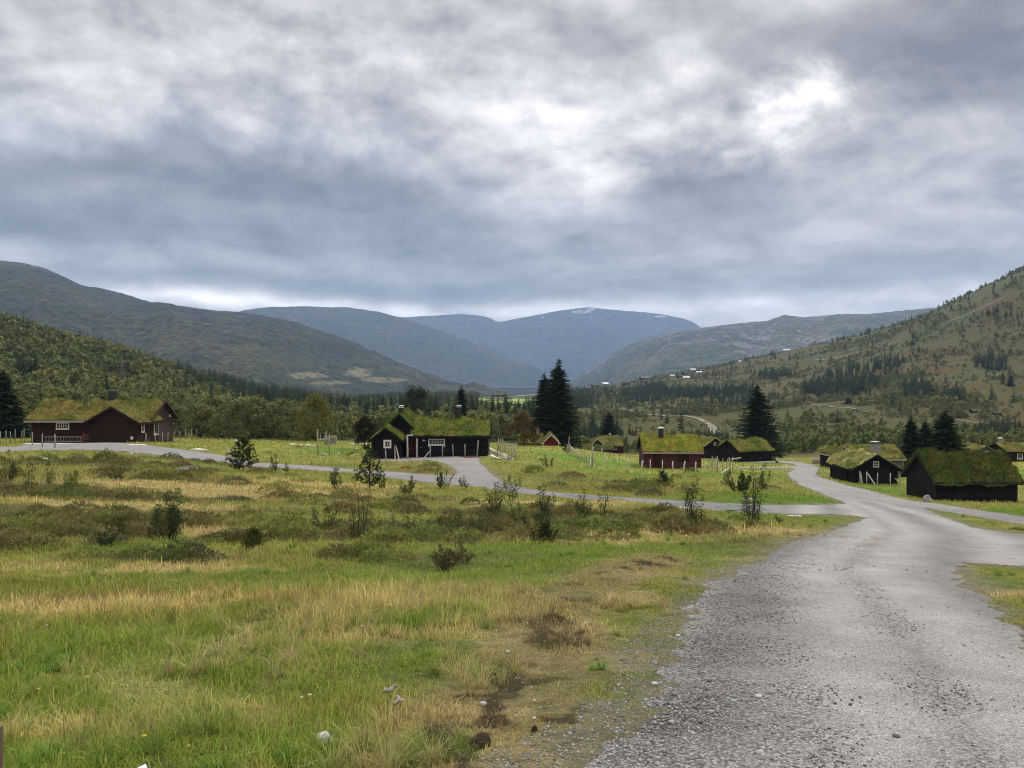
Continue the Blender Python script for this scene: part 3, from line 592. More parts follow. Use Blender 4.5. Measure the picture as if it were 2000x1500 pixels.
def pine_data(h, seed, per=5, c=(.05, .075, .028), L=.10, n=16, gap=.30, wdt=.45):
    g = np.random.default_rng(seed); C_ = []; D_ = []; cc = []; st = MB(); st.tube([(0, 0, -.1), (g.uniform(-.03, .03), 0, h * .5), (0, 0, h)], [h * .018, h * .012, h * .003], 6)
    z = h * .10
    while z < h:
        t = z / h; Lb = wdt * h * (1 - t) ** .75 * .62 + .05 * h
        for b in range(per):
            a = g.uniform(0, 6.28); l = Lb * g.uniform(.7, 1.15); up = .25 + .5 * t; e = np.array((math.cos(a), math.sin(a), up)); st.tube([(0, 0, z), tuple(e * l * .5 + (0, 0, z - .02)), tuple(e * l + (0, 0, z + .03 * l))], [h * .006, h * .004, h * .002], 4)
            k = max(2, int(l / (L * .9)))
            for q in range(k):
                s = .3 + .7 * (q + .5) / k
                if s < .3: continue
                off = g.normal(size=3) * L * .45; C_.append(e * l * s + (0, 0, z) + off); D_.append(e + g.normal(size=3) * .3 + (0, 0, .35)); cc.append(np.array(c) * g.uniform(.7, 1.35))
        z += gap * h * .28 * g.uniform(.8, 1.2)
    for s in np.linspace(.8, 1, 4): C_.append((0, 0, h * s)); D_.append((0, 0, 1)); cc.append(c)
    return needles(np.array(C_, float), np.array(D_, float), n, L, L * .07, np.array(cc), g), st
def juniper_data(h, seed, stems=10, lean=.45, c=(.045, .06, .026), L=.05, n=9, dens=1.0, spread=.3):
    g = np.random.default_rng(seed); C_ = []; D_ = []; cc = []; st = MB()
    for s in range(int(stems * 1.3)):
        a = g.uniform(0, 6.28); b0 = np.array((math.cos(a), math.sin(a), 0)) * g.uniform(0, spread * .4 * h); le = g.uniform(.05, lean); hh = h * g.uniform(.35, 1.0) if s else h
        if s == 0: le *= .25
        d = np.array((math.cos(a) * le, math.sin(a) * le, 1.)); d /= np.linalg.norm(d); bend = g.normal(size=3) * .12 * hh; lt = g.uniform(.7, 1.35)
        pt = lambda q: b0 + d * hh * q + bend * q * (1 - q) * 2 * np.array((1, 1, .2))
        st.tube([tuple(pt(q)) for q in (-.05, .35, .7, .97)], [.010 * hh + .004, .007 * hh + .003, .005 * hh, .002], 5)
        k = int(hh / L * 5.5 * dens)
        for q in range(k):
            f = g.uniform(.14, 1.0) ** .9; r_ = hh * .21 * (1.05 - f) ** .7 * g.uniform(.1, 1) + .01; aa = g.uniform(0, 6.28); o = np.array((math.cos(aa), math.sin(aa), .15)) * r_
            C_.append(pt(f) + o); D_.append(o / (r_ + 1e-6) * .6 + (0, 0, .75)); cc.append(np.array(c) * lt * g.uniform(.7, 1.3))
    return needles(np.array(C_), np.array(D_), n, L, L * .16, np.array(cc), g, .45), st

# scatter: one object holding its own little models (attribute tid) and one point per copy
def scatter(name, models, Pts, tid, rot, scl, tint, m, kind='stuff', label=None):
    """models: list of (V, T, Q, col)"""
    V = []; T = []; Q = []; Cc = []; ids = []; o = 0
    for k, (v, t, q, c) in enumerate(models):
        V.append(v); Cc.append(c[:, :3]); ids.append(np.full(len(v), k, np.int32))
        if t is not None and len(t): T.append(t + o)
        if q is not None and len(q): Q.append(q + o)
        o += len(v)
    n = len(Pts); V.append(Pts); Cc.append(np.ones((n, 3))); ids.append(np.asarray(tid, np.int32))
    isp = np.zeros(o + n, np.float32); isp[o:] = 1; rz = np.zeros(o + n, np.float32); rz[o:] = rot; sc = np.ones((o + n, 3), np.float32); sc[o:] = scl; tn = np.ones((o + n, 4), np.float32); tn[o:, :3] = tint
    ob = new_mesh(name, np.concatenate(V), np.concatenate(T) if T else None, np.concatenate(Q) if Q else None, m, np.concatenate(Cc),
                  attrs={'tid': ('INT', np.concatenate(ids)), 'isp': ('FLOAT', isp), 'rz': ('FLOAT', rz), 'sc': ('FLOAT_VECTOR', sc), 'tint': ('FLOAT_COLOR', tn)})
    ng = bpy.data.node_groups.new('spread_' + name, 'GeometryNodeTree'); ng.interface.new_socket('Geometry', in_out='INPUT', socket_type='NodeSocketGeometry'); ng.interface.new_socket('Geometry', in_out='OUTPUT', socket_type='NodeSocketGeometry')
    N_ = ng.nodes; L_ = ng.links; gi = N_.new('NodeGroupInput'); go = N_.new('NodeGroupOutput')
    def na(nm, ty): x = N_.new('GeometryNodeInputNamedAttribute'); x.data_type = ty; x.inputs['Name'].default_value = nm; return x.outputs['Attribute']
    sp = N_.new('GeometryNodeSeparateGeometry'); sp.domain = 'POINT'; cm = N_.new('FunctionNodeCompare'); cm.data_type = 'FLOAT'; cm.operation = 'GREATER_THAN'; L_.new(na('isp', 'FLOAT'), cm.inputs['A']); cm.inputs['B'].default_value = .5
    L_.new(gi.outputs[0], sp.inputs[0]); L_.new(cm.outputs[0], sp.inputs['Selection'])
    si = N_.new('GeometryNodeSplitToInstances'); si.domain = 'POINT'; L_.new(sp.outputs[1], si.inputs[0]); L_.new(na('tid', 'INT'), si.inputs['Group ID'])
    ip = N_.new('GeometryNodeInstanceOnPoints'); L_.new(sp.outputs[0], ip.inputs['Points']); L_.new(si.outputs[0], ip.inputs['Instance']); ip.inputs['Pick Instance'].default_value = True; L_.new(na('tid', 'INT'), ip.inputs['Instance Index'])
    cx = N_.new('ShaderNodeCombineXYZ'); L_.new(na('rz', 'FLOAT'), cx.inputs[2]); L_.new(cx.outputs[0], ip.inputs['Rotation']); L_.new(na('sc', 'FLOAT_VECTOR'), ip.inputs['Scale']); L_.new(ip.outputs[0], go.inputs[0])
    md = ob.modifiers.new('spread', 'NODES'); md.node_group = ng
    return tag(ob, label, kind=kind)
def trunk_geo(h, r=.02, c=(.10, .085, .07), n=5, lean=0):
    V = []; 
    for z, k in ((-.03, 1), (.5, .6), (.9, .15)):
        for j in range(n): a = 6.283 * j / n; V.append((math.cos(a) * r * h * k + lean * z * h, math.sin(a) * r * h * k, z * h))
    Q = [(i * n + j, i * n + (j + 1) % n, (i + 1) * n + (j + 1) % n, (i + 1) * n + j) for i in range(2) for j in range(n)]
    return np.array(V), None, np.array(Q), np.tile(c, (3 * n, 1))
# ------------------------------------------------------------------ turf-roofed cabins
TURFS = {'mossy': ((.15, .185, .022), (.26, .26, .036), (.21, .14, .03)), 'green': ((.08, .12, .02), (.165, .19, .036), (.22, .17, .05)), 'brown': ((.095, .115, .022), (.20, .18, .042), (.16, .10, .04)), 'dark': ((.05, .085, .018), (.11, .115, .026), (.11, .08, .028)), 'pale': ((.13, .15, .03), (.26, .24, .08), (.42, .38, .18))}
def turf(parent, x0, x1, hw, zr, slope, axis, off, kind, seed, th=.22, hang=0., blades=170, lump=.22, long_=1.0, sides=(1, 1), fr=.16, frontdark=None):
    """sod on a gable roof: ridge along x from x0 to x1 (local), half width hw, ridge height zr; returned as one mesh"""
    g = np.random.default_rng(seed); ns = max(8, int((x1 - x0) / .09)); nt = max(8, int(2 * hw / .09))
    s = np.linspace(x0, x1, ns); a = np.linspace(-hw * sides[0], hw * sides[1], nt); A_, S_ = np.meshgrid(a, s)
    ns_ = fbm(S_ + seed * 3.1, A_, 1.0, 4, seed) * lump * 3 + fbm(S_ + seed, A_, .28, 3, seed + 1) * lump
    ed = np.minimum(np.minimum(S_ - x0, x1 - S_), np.minimum(hw - A_ * sides[1] if 0 else hw * sides[1] - A_, A_ + hw * sides[0])); k = sstep(-.02, .22, ed)
    zb = zr - np.sqrt(A_ ** 2 + .03) * slope
    drop = hang * sstep(hw - .55, hw, -A_) * (1 + 1.2 * fbm(S_, A_ * 0, .8, 3, seed + 4))
    Z_ = zb + (th + ns_) * (.35 + .65 * k) - drop; Ya = A_ - .35 * drop
    top = np.stack([S_ + fbm(S_, A_, .3, 2, seed + 8) * .08 * (1 - k), Ya, Z_], -1).reshape(-1, 3); bot = np.stack([S_, A_, zb], -1).reshape(-1, 3)
    bd = np.concatenate([np.arange(nt), np.arange(1, ns) * nt + nt - 1, (ns - 1) * nt + np.arange(nt - 2, -1, -1), np.arange(ns - 2, 0, -1) * nt]); n0 = len(top)
    Q = grid_faces(ns, nt); m_ = len(bd); sk = np.stack([bd, np.roll(bd, -1), np.roll(np.arange(m_), -1) + n0, np.arange(m_) + n0], 1)
    pal = [np.array(c) for c in TURFS[kind]]
    def colr(S2, A2):
        n = fbm(S2, A2, 1.1, 5, seed + 2, .6); m2 = fbm(S2, A2, .4, 3, seed + 3); c = pal[0] + sstep(-.10, .14, n)[..., None] * (pal[1] - pal[0]); return c + (sstep(.03, .22, m2 + n * .3) * .85)[..., None] * (pal[2] - c)
    ct = colr(S_, A_).reshape(-1, 3); V = np.concatenate([top, bot[bd] - (0, 0, .03)]); cc = np.concatenate([ct, np.tile((.05, .035, .02), (m_, 1))])
    nb = int((x1 - x0) * 2 * hw * blades); bs = g.uniform(x0, x1, nb); ba = g.uniform(a[0], a[-1], nb); e = g.random(nb) < fr     # a fringe round the rim
    bs = np.where(e & (g.random(nb) < .35), np.where(g.random(nb) < .5, x0 + g.uniform(0, .1, nb), x1 - g.uniform(0, .1, nb)), bs); bz = np.array(top).reshape(ns, nt, 3)
    i = np.clip(((bs - x0) / (x1 - x0) * (ns - 1)).astype(int), 0, ns - 1); j = np.clip(((ba - a[0]) / (a[-1] - a[0]) * (nt - 1)).astype(int), 0, nt - 1)
    B_ = bz[i, j] - (0, 0, .02); hgt = g.gamma(3, .036, nb) * long_ + .03; D_ = np.stack([g.normal(0, .45, nb), np.sign(ba) * .25 + g.normal(0, .45, nb), np.full(nb, 1.)], 1)
    rim = np.minimum(bs - x0, x1 - bs) < .12; D_[:, 0] += np.where(rim, np.where(bs < (x0 + x1) / 2, -.5, .5), 0)
    D_ /= np.linalg.norm(D_, axis=1)[:, None]; W_ = np.cross(D_, g.normal(size=(nb, 3))); W_ /= np.linalg.norm(W_, axis=1)[:, None]; wd = .012 + .012 * g.random((nb, 1))
    bv = np.stack([B_ - W_ * wd, B_ + W_ * wd, B_ + D_ * hgt[:, None]], 1).reshape(-1, 3); bc = np.repeat(colr(bs, ba) * g.uniform(.7, 1.5, (nb, 1)), 3, 0)
    V = np.concatenate([V, bv]); cc = np.concatenate([cc, bc]); T = np.arange(3 * nb).reshape(nb, 3) + n0 + m_
    if axis == 'y': V = np.stack([-V[:, 1], V[:, 0], V[:, 2]], 1)
    V = V + np.array((off[0], off[1], 0))
    return new_mesh('turf', V, T, np.concatenate([Q, sk]), M_TURF, cc, parent)

def boards(mb, axis, fixed, out, lo, hi, z0, clip, pitch=.17, d=.03, vertical=False):
    """overlapping boards on one wall. clip(z)->(lo,hi) narrows rows on a gable; fixed: wall plane coordinate, out: +-1"""
    P3 = (lambda s, z, o: (s, fixed + out * o, z)) if axis == 'x' else (lambda s, z, o: (fixed + out * o, s, z))
    z = z0
    top = clip['top']
    if vertical:
        s = lo
        while s < hi - .02:
            e = min(s + .15, hi); za, zb = clip['h'](s), clip['h'](e); o = .022 if int((s - lo) / .15 + .5) % 2 else .006
            mb.add([P3(s, z0, o), P3(e, z0, o), P3(e, zb, o), P3(s, za, o), P3(s, z0, -.01), P3(e, z0, -.01), P3(e, zb, -.01), P3(s, za, -.01)], [(0, 1, 2, 3), (0, 3, 7, 4), (1, 5, 6, 2), (0, 4, 5, 1), (3, 2, 6, 7)]); s = e
        return
    while z < top - .01:
        z1 = min(z + pitch, top); a0, b0 = clip['w'](z); a1, b1 = clip['w'](z1)
        if b0 - a0 > .02: mb.add([P3(a0, z, d), P3(b0, z, d), P3(b1, z1, .004), P3(a1, z1, .004), P3(a0, z, -.02), P3(b0, z, -.02)], [(0, 1, 2, 3), (4, 5, 1, 0), (0, 3, 4), (1, 5, 2)])
        z = z1
def block(root, x0, x1, y0, y1, wh, rh, axis='x', m=None, gable_m=None, trim=None, ov=.35, og=.35, kind='mossy', seed=1, th=.22, base=-.7, roof_parent=None, pitch=.17, log=False, vertical_gable=False, corner=None, barge_w=.16, ends=(1, 1), **tk):
    """a gabled log or boarded block: wall, roof (> turf, bargeboard)"""
    gable_m = gable_m or m; trim = trim or m
    L0, L1, H0, H1 = (x0, x1, y0, y1) if axis == 'x' else (y0, y1, x0, x1); c = (H0 + H1) / 2; hw = (H1 - H0) / 2; slope = (rh - wh) / hw
    P2 = (lambda l, h, z: (l, h, z)) if axis == 'x' else (lambda l, h, z: (h, l, z))
    b = MB(); pts = [(H0, base), (H1, base), (H1, wh), (c, rh), (H0, wh)]
    b.add([P2(L0, h, z) for h, z in pts] + [P2(L1, h, z) for h, z in pts], [(0, 1, 2, 3, 4), (9, 8, 7, 6, 5)] + [(i, (i + 1) % 5, (i + 1) % 5 + 5, i + 5) for i in range(5)])
    d = .045 if log else .028; other = 'y' if axis == 'x' else 'x'
    for h, o in ((H0, -1), (H1, 1)): boards(b, axis, h, o, L0, L1, -.05, {'top': wh, 'w': lambda z: (L0, L1)}, pitch, d)
    gbs = [MB(), MB()] if (gable_m is not m) else [b, b]
    gw = lambda z: (H0 + max(0, (z - wh) / slope), H1 - max(0, (z - wh) / slope)); gh = lambda s: wh + (hw - abs(s - c)) * slope
    for l, o, en, gb in ((L0, -1, ends[0], gbs[0]), (L1, 1, ends[1], gbs[1])):
        if en: boards(gb, other, l, o, H0, H1, -.05, {'top': rh, 'w': gw, 'h': gh}, pitch, d, vertical_gable)
    cb = MB(); q = .10
    for l in (L0, L1):
        for h in (H0, H1):
            p = P2(l, h, 0); 
            if log:
                z = -.05; i = 0
                while z < wh:
                    e = .22 if i % 2 else .16; cb.box(p[0] - (e if axis == 'x' else .09), p[0] + (e if axis == 'x' else .09), p[1] - (.09 if axis == 'x' else e), p[1] + (.09 if axis == 'x' else e), z, z + pitch * .97); z += pitch; i += 1
            else: cb.box(p[0] - q * .55, p[0] + q * .55, p[1] - q * .55, p[1] + q * .55, base, wh + .02)
    wall = b.build('wall', m, root)
    if gable_m is not m:
        for gb in gbs:
            if gb.v: gb.build('gable_wall', gable_m, root)
    if corner is not False: build_each(cb, len(cb.v) // 4, 'corner_board' if not log else 'log_corner', corner or trim, root)
    r = MB(); e = hw + ov; nz = math.hypot(1, slope); t_ = .10
    for sgn in (-1, 1):
        A1 = [(c, rh), (c + sgn * e, rh - e * slope)]; up = t_ * nz
        r.add([P2(l, h, z + k) for l in (L0 - og, L1 + og) for k in (0.004, up) for h, z in A1], [(0, 1, 3, 2), (4, 6, 7, 5), (0, 4, 5, 1), (2, 3, 7, 6), (1, 5, 7, 3), (0, 2, 6, 4)])
    roof = r.build('roof', M_ROOFBOARD, root)
    bb = MB()
    for l, o, en in ((L0 - og, -1, ends[0]), (L1 + og, 1, ends[1])):
        if not en: continue
        for sgn in (-1, 1):
            n0 = (c, rh + .10 * nz + .05); n1 = (c + sgn * (e + .04), rh - (e + .04) * slope + .10 * nz + .05); k = barge_w
            bb.add([P2(l + o * a_, h, z - dz_) for a_ in (.003, .04) for (h, z) in (n0, n1) for dz_ in (0, k)], [(0, 1, 3, 2), (4, 6, 7, 5), (0, 2, 6, 4), (1, 5, 7, 3), (0, 4, 5, 1), (2, 3, 7, 6)])
    if bb.v: build_each(bb, 8, 'bargeboard', trim, roof)
    lg = MB()
    for sgn in (-1, 1):
        h = c + sgn * (e + .03); z = rh - (e + .03) * slope; p = P2(L0 - og + .02, h, z + .04); q_ = P2(L1 + og - .02, h, z + .04); lg.bar(p, q_, .07, .20)
    build_each(lg, 8, 'eaves_board', tk.pop('eave_m', trim), roof)
    off = (0, c) if axis == 'x' else (c, 0)
    turf(roof, L0 - og + .03, L1 + og - .03, e, rh + .10 * nz, slope, axis, off, kind, seed, th, **tk)
    return roof
def facef(f, at_):
    """local (across, height, outwards) -> xyz for a wall facing f at plane at_"""
    return {'-y': lambda a, z, o: (a, at_ - o, z), '+y': lambda a, z, o: (-a, at_ + o, z), '-x': lambda a, z, o: (at_ - o, -a, z), '+x': lambda a, z, o: (at_ + o, a, z)}[f]
def fbox(mb, fn, a0, a1, z0, z1, o0, o1): mb.add([fn(a, z, o) for o in (o0, o1) for a, z in ((a0, z0), (a1, z0), (a1, z1), (a0, z1))], [(3, 2, 1, 0), (4, 5, 6, 7), (0, 1, 5, 4), (1, 2, 6, 5), (2, 3, 7, 6), (3, 0, 4, 7)])
def window(root, f, at_, a, z0, w_, h, nx=2, ny=2, fr=.10, sill=True, m=None, legs=False, label=None):
    fn = facef(f, at_); m = m or M_WHITE; b = MB(); o0, o1 = .02, .075
    fbox(b, fn, a - w_ / 2 - fr, a + w_ / 2 + fr, z0 + h, z0 + h + fr, o0, o1); fbox(b, fn, a - w_ / 2 - fr, a + w_ / 2 + fr, z0 - fr, z0, o0, o1)
    for s in (-1, 1): fbox(b, fn, *sorted((a + s * w_ / 2, a + s * (w_ / 2 + fr))), z0 - (fr * 2.4 if legs else 0), z0 + h, o0, o1 - .003)
    if sill: fbox(b, fn, a - w_ / 2 - fr - .04, a + w_ / 2 + fr + .04, z0 - fr - .035, z0 - fr, o0, o1 + .04)
    for i in range(1, nx): x = a - w_ / 2 + w_ * i / nx; fbox(b, fn, x - .018, x + .018, z0, z0 + h, .035, .06)
    for i in range(1, ny): z = z0 + h * i / ny; fbox(b, fn, a - w_ / 2, a + w_ / 2, z - .018, z + .018, .037, .057)
    wn = b.build('window', m, root)
    if label: wn['label'] = label
    g = MB(); fbox(g, fn, a - w_ / 2, a + w_ / 2, z0, z0 + h, .022, .036); g.build('pane', M_GLASS, wn); return wn
def chimney(roof, x, y, z0, z1, w_, m=None, capm=None, cap=.12, wd=None):
    wd = wd or w_; b = MB().box(x - w_ / 2, x + w_ / 2, y - wd / 2, y + wd / 2, z0, z1); b.box(x - w_ / 2 - .03, x + w_ / 2 + .03, y - wd / 2 - .03, y + wd / 2 + .03, z0 + .55 * (z1 - z0), z0 + .55 * (z1 - z0) + .04) if 0 else None
    ch = b.build('chimney', m or M_METAL, roof); c = MB().box(x - w_ / 2 - .05, x + w_ / 2 + .05, y - wd / 2 - .05, y + wd / 2 + .05, z1 + .003, z1 + .05)
    for sx_ in (-1, 1):
        for sy_ in (-1, 1): c.box(x + sx_ * (w_ / 2 - .04) - .02, x + sx_ * (w_ / 2 - .04) + .02, y + sy_ * (wd / 2 - .04) - .02, y + sy_ * (wd / 2 - .04) + .02, z1 + .05, z1 + .05 + cap)
    c.add([(x - w_ / 2 - .06, y - wd / 2 - .06, z1 + .05 + cap), (x + w_ / 2 + .06, y - wd / 2 - .06, z1 + .05 + cap), (x + w_ / 2 + .06, y + wd / 2 + .06, z1 + .05 + cap), (x - w_ / 2 - .06, y + wd / 2 + .06, z1 + .05 + cap), (x, y, z1 + .13 + cap)], [(0, 1, 4), (1, 2, 4), (2, 3, 4), (3, 0, 4), (3, 2, 1, 0)])
    c.build('chimney_cap', capm or M_ZINC, roof); return ch
def door(root, f, at_, a, w_, h, m, z0=0., fm=None):
    fn = facef(f, at_); b = MB(); fbox(b, fn, a - w_ / 2, a + w_ / 2, z0, z0 + h, .0, .045)
    for i in range(5): x = a - w_ / 2 + w_ * (i + .5) / 5; fbox(b, fn, x - w_ * .085, x + w_ * .085, z0 + .03, z0 + h - .03, .045, .055)
    d = b.build('door', m, root); hn = MB(); fbox(hn, fn, a + w_ * .34, a + w_ * .42, z0 + h * .45, z0 + h * .5, .055, .11); hn.build('handle', M_METAL, d)
    fr = MB()
    for s in (-1, 1): fbox(fr, fn, *sorted((a + s * (w_ / 2 + .003), a + s * (w_ / 2 + .11))), z0, z0 + h + .1, .01, .075)
    fbox(fr, fn, a - w_ / 2, a + w_ / 2, z0 + h + .003, z0 + h + .1, .01, .073); fr.build('door_frame', fm or m, root); return d
def W0(px, row, Y): return Vector(((px - 1000) / F * Y, Y, (750 - row) / F * Y))
def cabin(name, x, y, z, rz, label, cat='cabin', group=None):
    o = empty(name, (x, y, z), rz); return tag(o, label, cat, group)

# 1. long dark red cabin on the left, cross gable towards the road
z = gz(-39, 73); r = cabin('turf_roof_cabin', -47.5, 75, z - .02, 0, 'long dark red cabin with cross gable and grass roof on the left')
rf = block(r, 0, 11.6, 0, 5.0, 2.35, 3.95, 'x', M_REDDARK, M_REDGREY, M_REDGREY, ov=.5, og=.5, kind='brown', seed=11, th=.2, blades=200, barge_w=.2, eave_m=M_GREYWOOD)
block(r, 7.1, 11.64, -2.5, 1.6, 2.15, 3.45, 'y', M_REDDARK, None, M_REDDARK, ov=.45, og=.42, kind='brown', seed=12, th=.18, ends=(1, 0), barge_w=.24)
chimney(rf, 6.6, 2.6, 3.6, 4.95, .62, M_METAL, M_METAL, .1); MB().tube([(4.95, 1.2, 3.0), (4.95, 1.2, 3.95)], .10, 8).build('vent_pipe', M_MORTAR, rf)
window(r, '-y', 0, 3.05, 1.35, 1.12, .48, 5, 2, .09); window(r, '+x', 11.66, -1.5, 1.15, .42, .75, 2, 2, .09); window(r, '+x', 11.6, 1.3, .75, .72, 1.25, 2, 3, .11, label='tall white window on the gable end')
b = MB()
for a, zz_ in ((4.1, 1.95), (6.3, 1.9)): fbox(b, facef('-y', 0), a, a + .16, zz_, zz_ + .12, .03, .14)
build_each(b, 8, 'wall_lamp', M_GREYWALL, r)
for a, zz_ in ((.35, 2.35), (4.2, 2.3)): b = MB(); fbox(b, facef('+x', 11.6), a, a + .14, zz_, zz_ + .26, .03, .16); b.build('wall_lamp', M_WHITE, r)
b = MB(); fbox(b, facef('-y', -2.5), 11.05, 11.27, .45, .72, .03, .1); b.build('meter_box', M_WHITE, r)
# 2. black cabin in the middle
z = gz(-6, 76) ; r = cabin('turf_roof_cabin', -10.06, 76, -7.15, 0, 'rambling black cabin with a red door and tall grass roof')
rf = block(r, .2, 7.6, 0, 4.9, 2.0, 3.25, 'x', M_BLACK, ov=.42, og=.3, kind='green', seed=21, th=.34, lump=.3, blades=260, long_=1.4, eave_m=M_BLACK)
chimney(rf, 4.6, 2.3, 3.0, 4.75, .42, M_METAL, M_ZINC, .12)
rf2 = block(r, -3.2, .55, 1.0, 7.5, 2.1, 3.95, 'y', M_BLACK, ov=.35, og=.45, kind='green', seed=22, th=.30, lump=.28, blades=260, long_=1.6, barge_w=.28)
chimney(rf2, -1.35, 2.0, 3.7, 4.72, .42, M_METAL, M_WHITE, .12)
rf3 = block(r, -3.55, -.95, -2.0, 1.6, 1.75, 2.75, 'y', M_BLACK, ov=.32, og=.35, kind='green', seed=23, th=.22, blades=260, barge_w=.24, log=True, pitch=.2)
MB().tube([(-2.75, -.9, 2.2), (-2.75, -.9, 3.35)], .09, 8).build('stove_pipe', M_METAL, rf3)
window(r, '-y', -2.0, -2.1, 1.05, .42, .48, 2, 2, .17, sill=False); window(r, '-y', 0, 2.5, 1.12, 1.45, .42, 5, 2, .11, legs=True)
M_OXDOOR = siding('oxblood_door', (.045, .006, .007), (.07, .010, .011), vertical=True)
door(r, '-y', 0, -.15 + .3, .62, 1.8, M_OXDOOR, 0, M_OXDOOR)
b = MB().box(-.42, -.28, -.62, -.5, -.2, 2.0).box(.55, .65, -.62, -.5, -.2, 1.72).box(-.42, .2, -.64, -.52, 2.0, 2.1); build_each(b, 8, 'porch_post', M_WHITE, r)
b = MB(); fbox(b, facef('-y', 0), 1.05, 1.4, 1.42, 1.5, .04, .10); fbox(b, facef('-y', 0), 1.15, 1.25, 1.5, 1.62, .04, .09); b.build('wall_ornament', M_WHITE, r)
# 3. red cabin in the middle right
r = cabin('turf_roof_cabin', 16.1, 92, -10.15, R(-3), 'red boarded cabin with bright mossy roof and black chimney, behind leaning fence posts')
rf = block(r, 0, 6.75, 0, 5.2, 2.05, 3.72, 'x', M_RED, M_REDGREY, M_REDTRIM, ov=.4, og=.32, kind='mossy', seed=31, th=.2, blades=260, lump=.14, eave_m=M_GREYWOOD)
chimney(rf, 2.25, 2.1, 3.3, 4.62, .55, M_METAL, M_WHITE, .1); door(r, '-y', 0, 1.45, .8, 1.75, M_REDDARK, .15, M_REDTRIM)
window(r, '-x', 0, -2.6, 2.3, .5, .7, 1, 2, .1); b = MB(); fbox(b, facef('-y', 0), 4.0, 5.35, .75, 1.6, .03, .06); fbox(b, facef('-y', 0), 4.64, 4.70, .75, 1.6, .06, .075); b.build('shutter', M_REDDARK, r)
# 4. black gable behind it
p = W0(1375, 888, 130); r = cabin('turf_roof_cabin', p.x, 130, gz(p.x, 131), R(4), 'black cabin seen gable on with one tiny window, behind the mossy red cabin')
block(r, 0, 3.9, 0, 7, 1.9, 3.3, 'y', M_BLACK, ov=.45, og=.35, kind='brown', seed=41, th=.25, blades=60); window(r, '-y', 0, 1.9, 2.35, .25, .4, 1, 1, .07, sill=False)
# 5. long black shed turned towards the viewer's left
p = W0(1445, 911, 112); r = cabin('turf_roof_shed', p.x, 112, gz(p.x, 112) , R(21), 'low black shed with a bushy green roof below the broad spruce', 'shed')
block(r, 0, 5.7, 0, 4.9, 1.7, 3.05, 'x', M_BLACK, ov=.45, og=.45, kind='green', seed=51, th=.32, lump=.35, blades=150, long_=1.8)
b = MB(); b.box(-.4, 6.2, -.35, -.1, -.4, .08); b.build('stone_footing', M_WSTONE, r)
# 6. black log cabin by the road with a stone chimney
r = cabin('turf_roof_cabin', 35.26, 78, -10.22, 0, 'black log cabin with a stone chimney and one white gable window, beside the road bend')
rf = block(r, 0, 4.25, 0, 5.6, 1.55, 2.85, 'y', M_BLACK, ov=.42, og=.5, kind='pale', seed=61, th=.28, lump=.32, blades=230, log=True, pitch=.21, barge_w=.22)
chimney(rf, 2.9, 1.6, 2.0, 3.95, .72, M_MORTAR, M_METAL, .16); window(r, '-y', 0, 2.2, 1.72, .44, .46, 2, 2, .08, sill=False)
b = MB(); fbox(b, facef('-y', 0), 2.25, 2.95, 0, 1.5, .045, .075); b.build('door', M_BLACKV, r); MB().box(-.18, -.02, 1.45, 1.6, -.3, 1.5).build('corner_post', M_BLACK, r)
# 7. big black shed nearest on the right
r = cabin('turf_roof_shed', 33.5, 60, -9.28, 0, 'large black shed with shaggy dark roof grass, the nearest building on the right', 'shed')
block(r, 0, 6.45, 0, 4.2, 1.75, 3.35, 'x', M_BLACK, M_BLACKV, M_ROOFBOARD, ov=.42, og=.3, kind='dark', seed=71, th=.34, hang=.34, lump=.4, blades=520, long_=1.7, vertical_gable=True, fr=.25)
# 8. cabins behind
r = cabin('turf_roof_cabin', 39.9, 88, -10.75 , 0, 'grey walled cabin with a brown grass roof, half hidden behind the stone chimney')
block(r, 0, 5.5, 0, 4.5, 2.1, 3.2, 'x', M_GREYWALL, None, M_GREYWOOD, ov=.3, og=.25, kind='brown', seed=81, th=.32, blades=110)
r = cabin('turf_roof_cabin', 42.4, 97, gz(43, 98), 0, 'low black cabin with a stove pipe, behind the picket fence at the road bend')
rf = block(r, 0, 4.8, 0, 7.2, 1.75, 2.55, 'y', M_BLACK, None, M_GREYWOOD, ov=.5, og=.5, kind='brown', seed=82, th=.3, blades=110, lump=.4); MB().tube([(1.2, 4.0, 1.8), (1.2, 4.0, 3.3)], .12, 8).build('stove_pipe', M_METAL, rf)
p = W0(1968, 900, 118); r = cabin('turf_roof_cabin', p.x, 118, gz(p.x + 2, 118) , 0, 'dark grey cabin with a white window at the right edge, beyond the nearest shed')
rf = block(r, 0, 8, 0, 5, 1.6, 2.6, 'x', M_BLACKV, None, M_BLACK, ov=.4, og=.4, kind='brown', seed=83, th=.25, blades=70); chimney(rf, .4, 2.3, 2.2, 3.4, .55, M_MORTAR, M_ZINC, .1)
window(r, '-y', 0, 1.9, .55, .6, .75, 2, 2, .12); block(r, -4.3, -1.6, 1, 6, 1.5, 2.3, 'y', M_GREYWALL, ov=.4, og=.4, kind='brown', seed=84, th=.2, blades=70, roof_parent=None)
window(r, '-y', 1, -2.8, 1.0, .5, .5, 1, 1, .12)
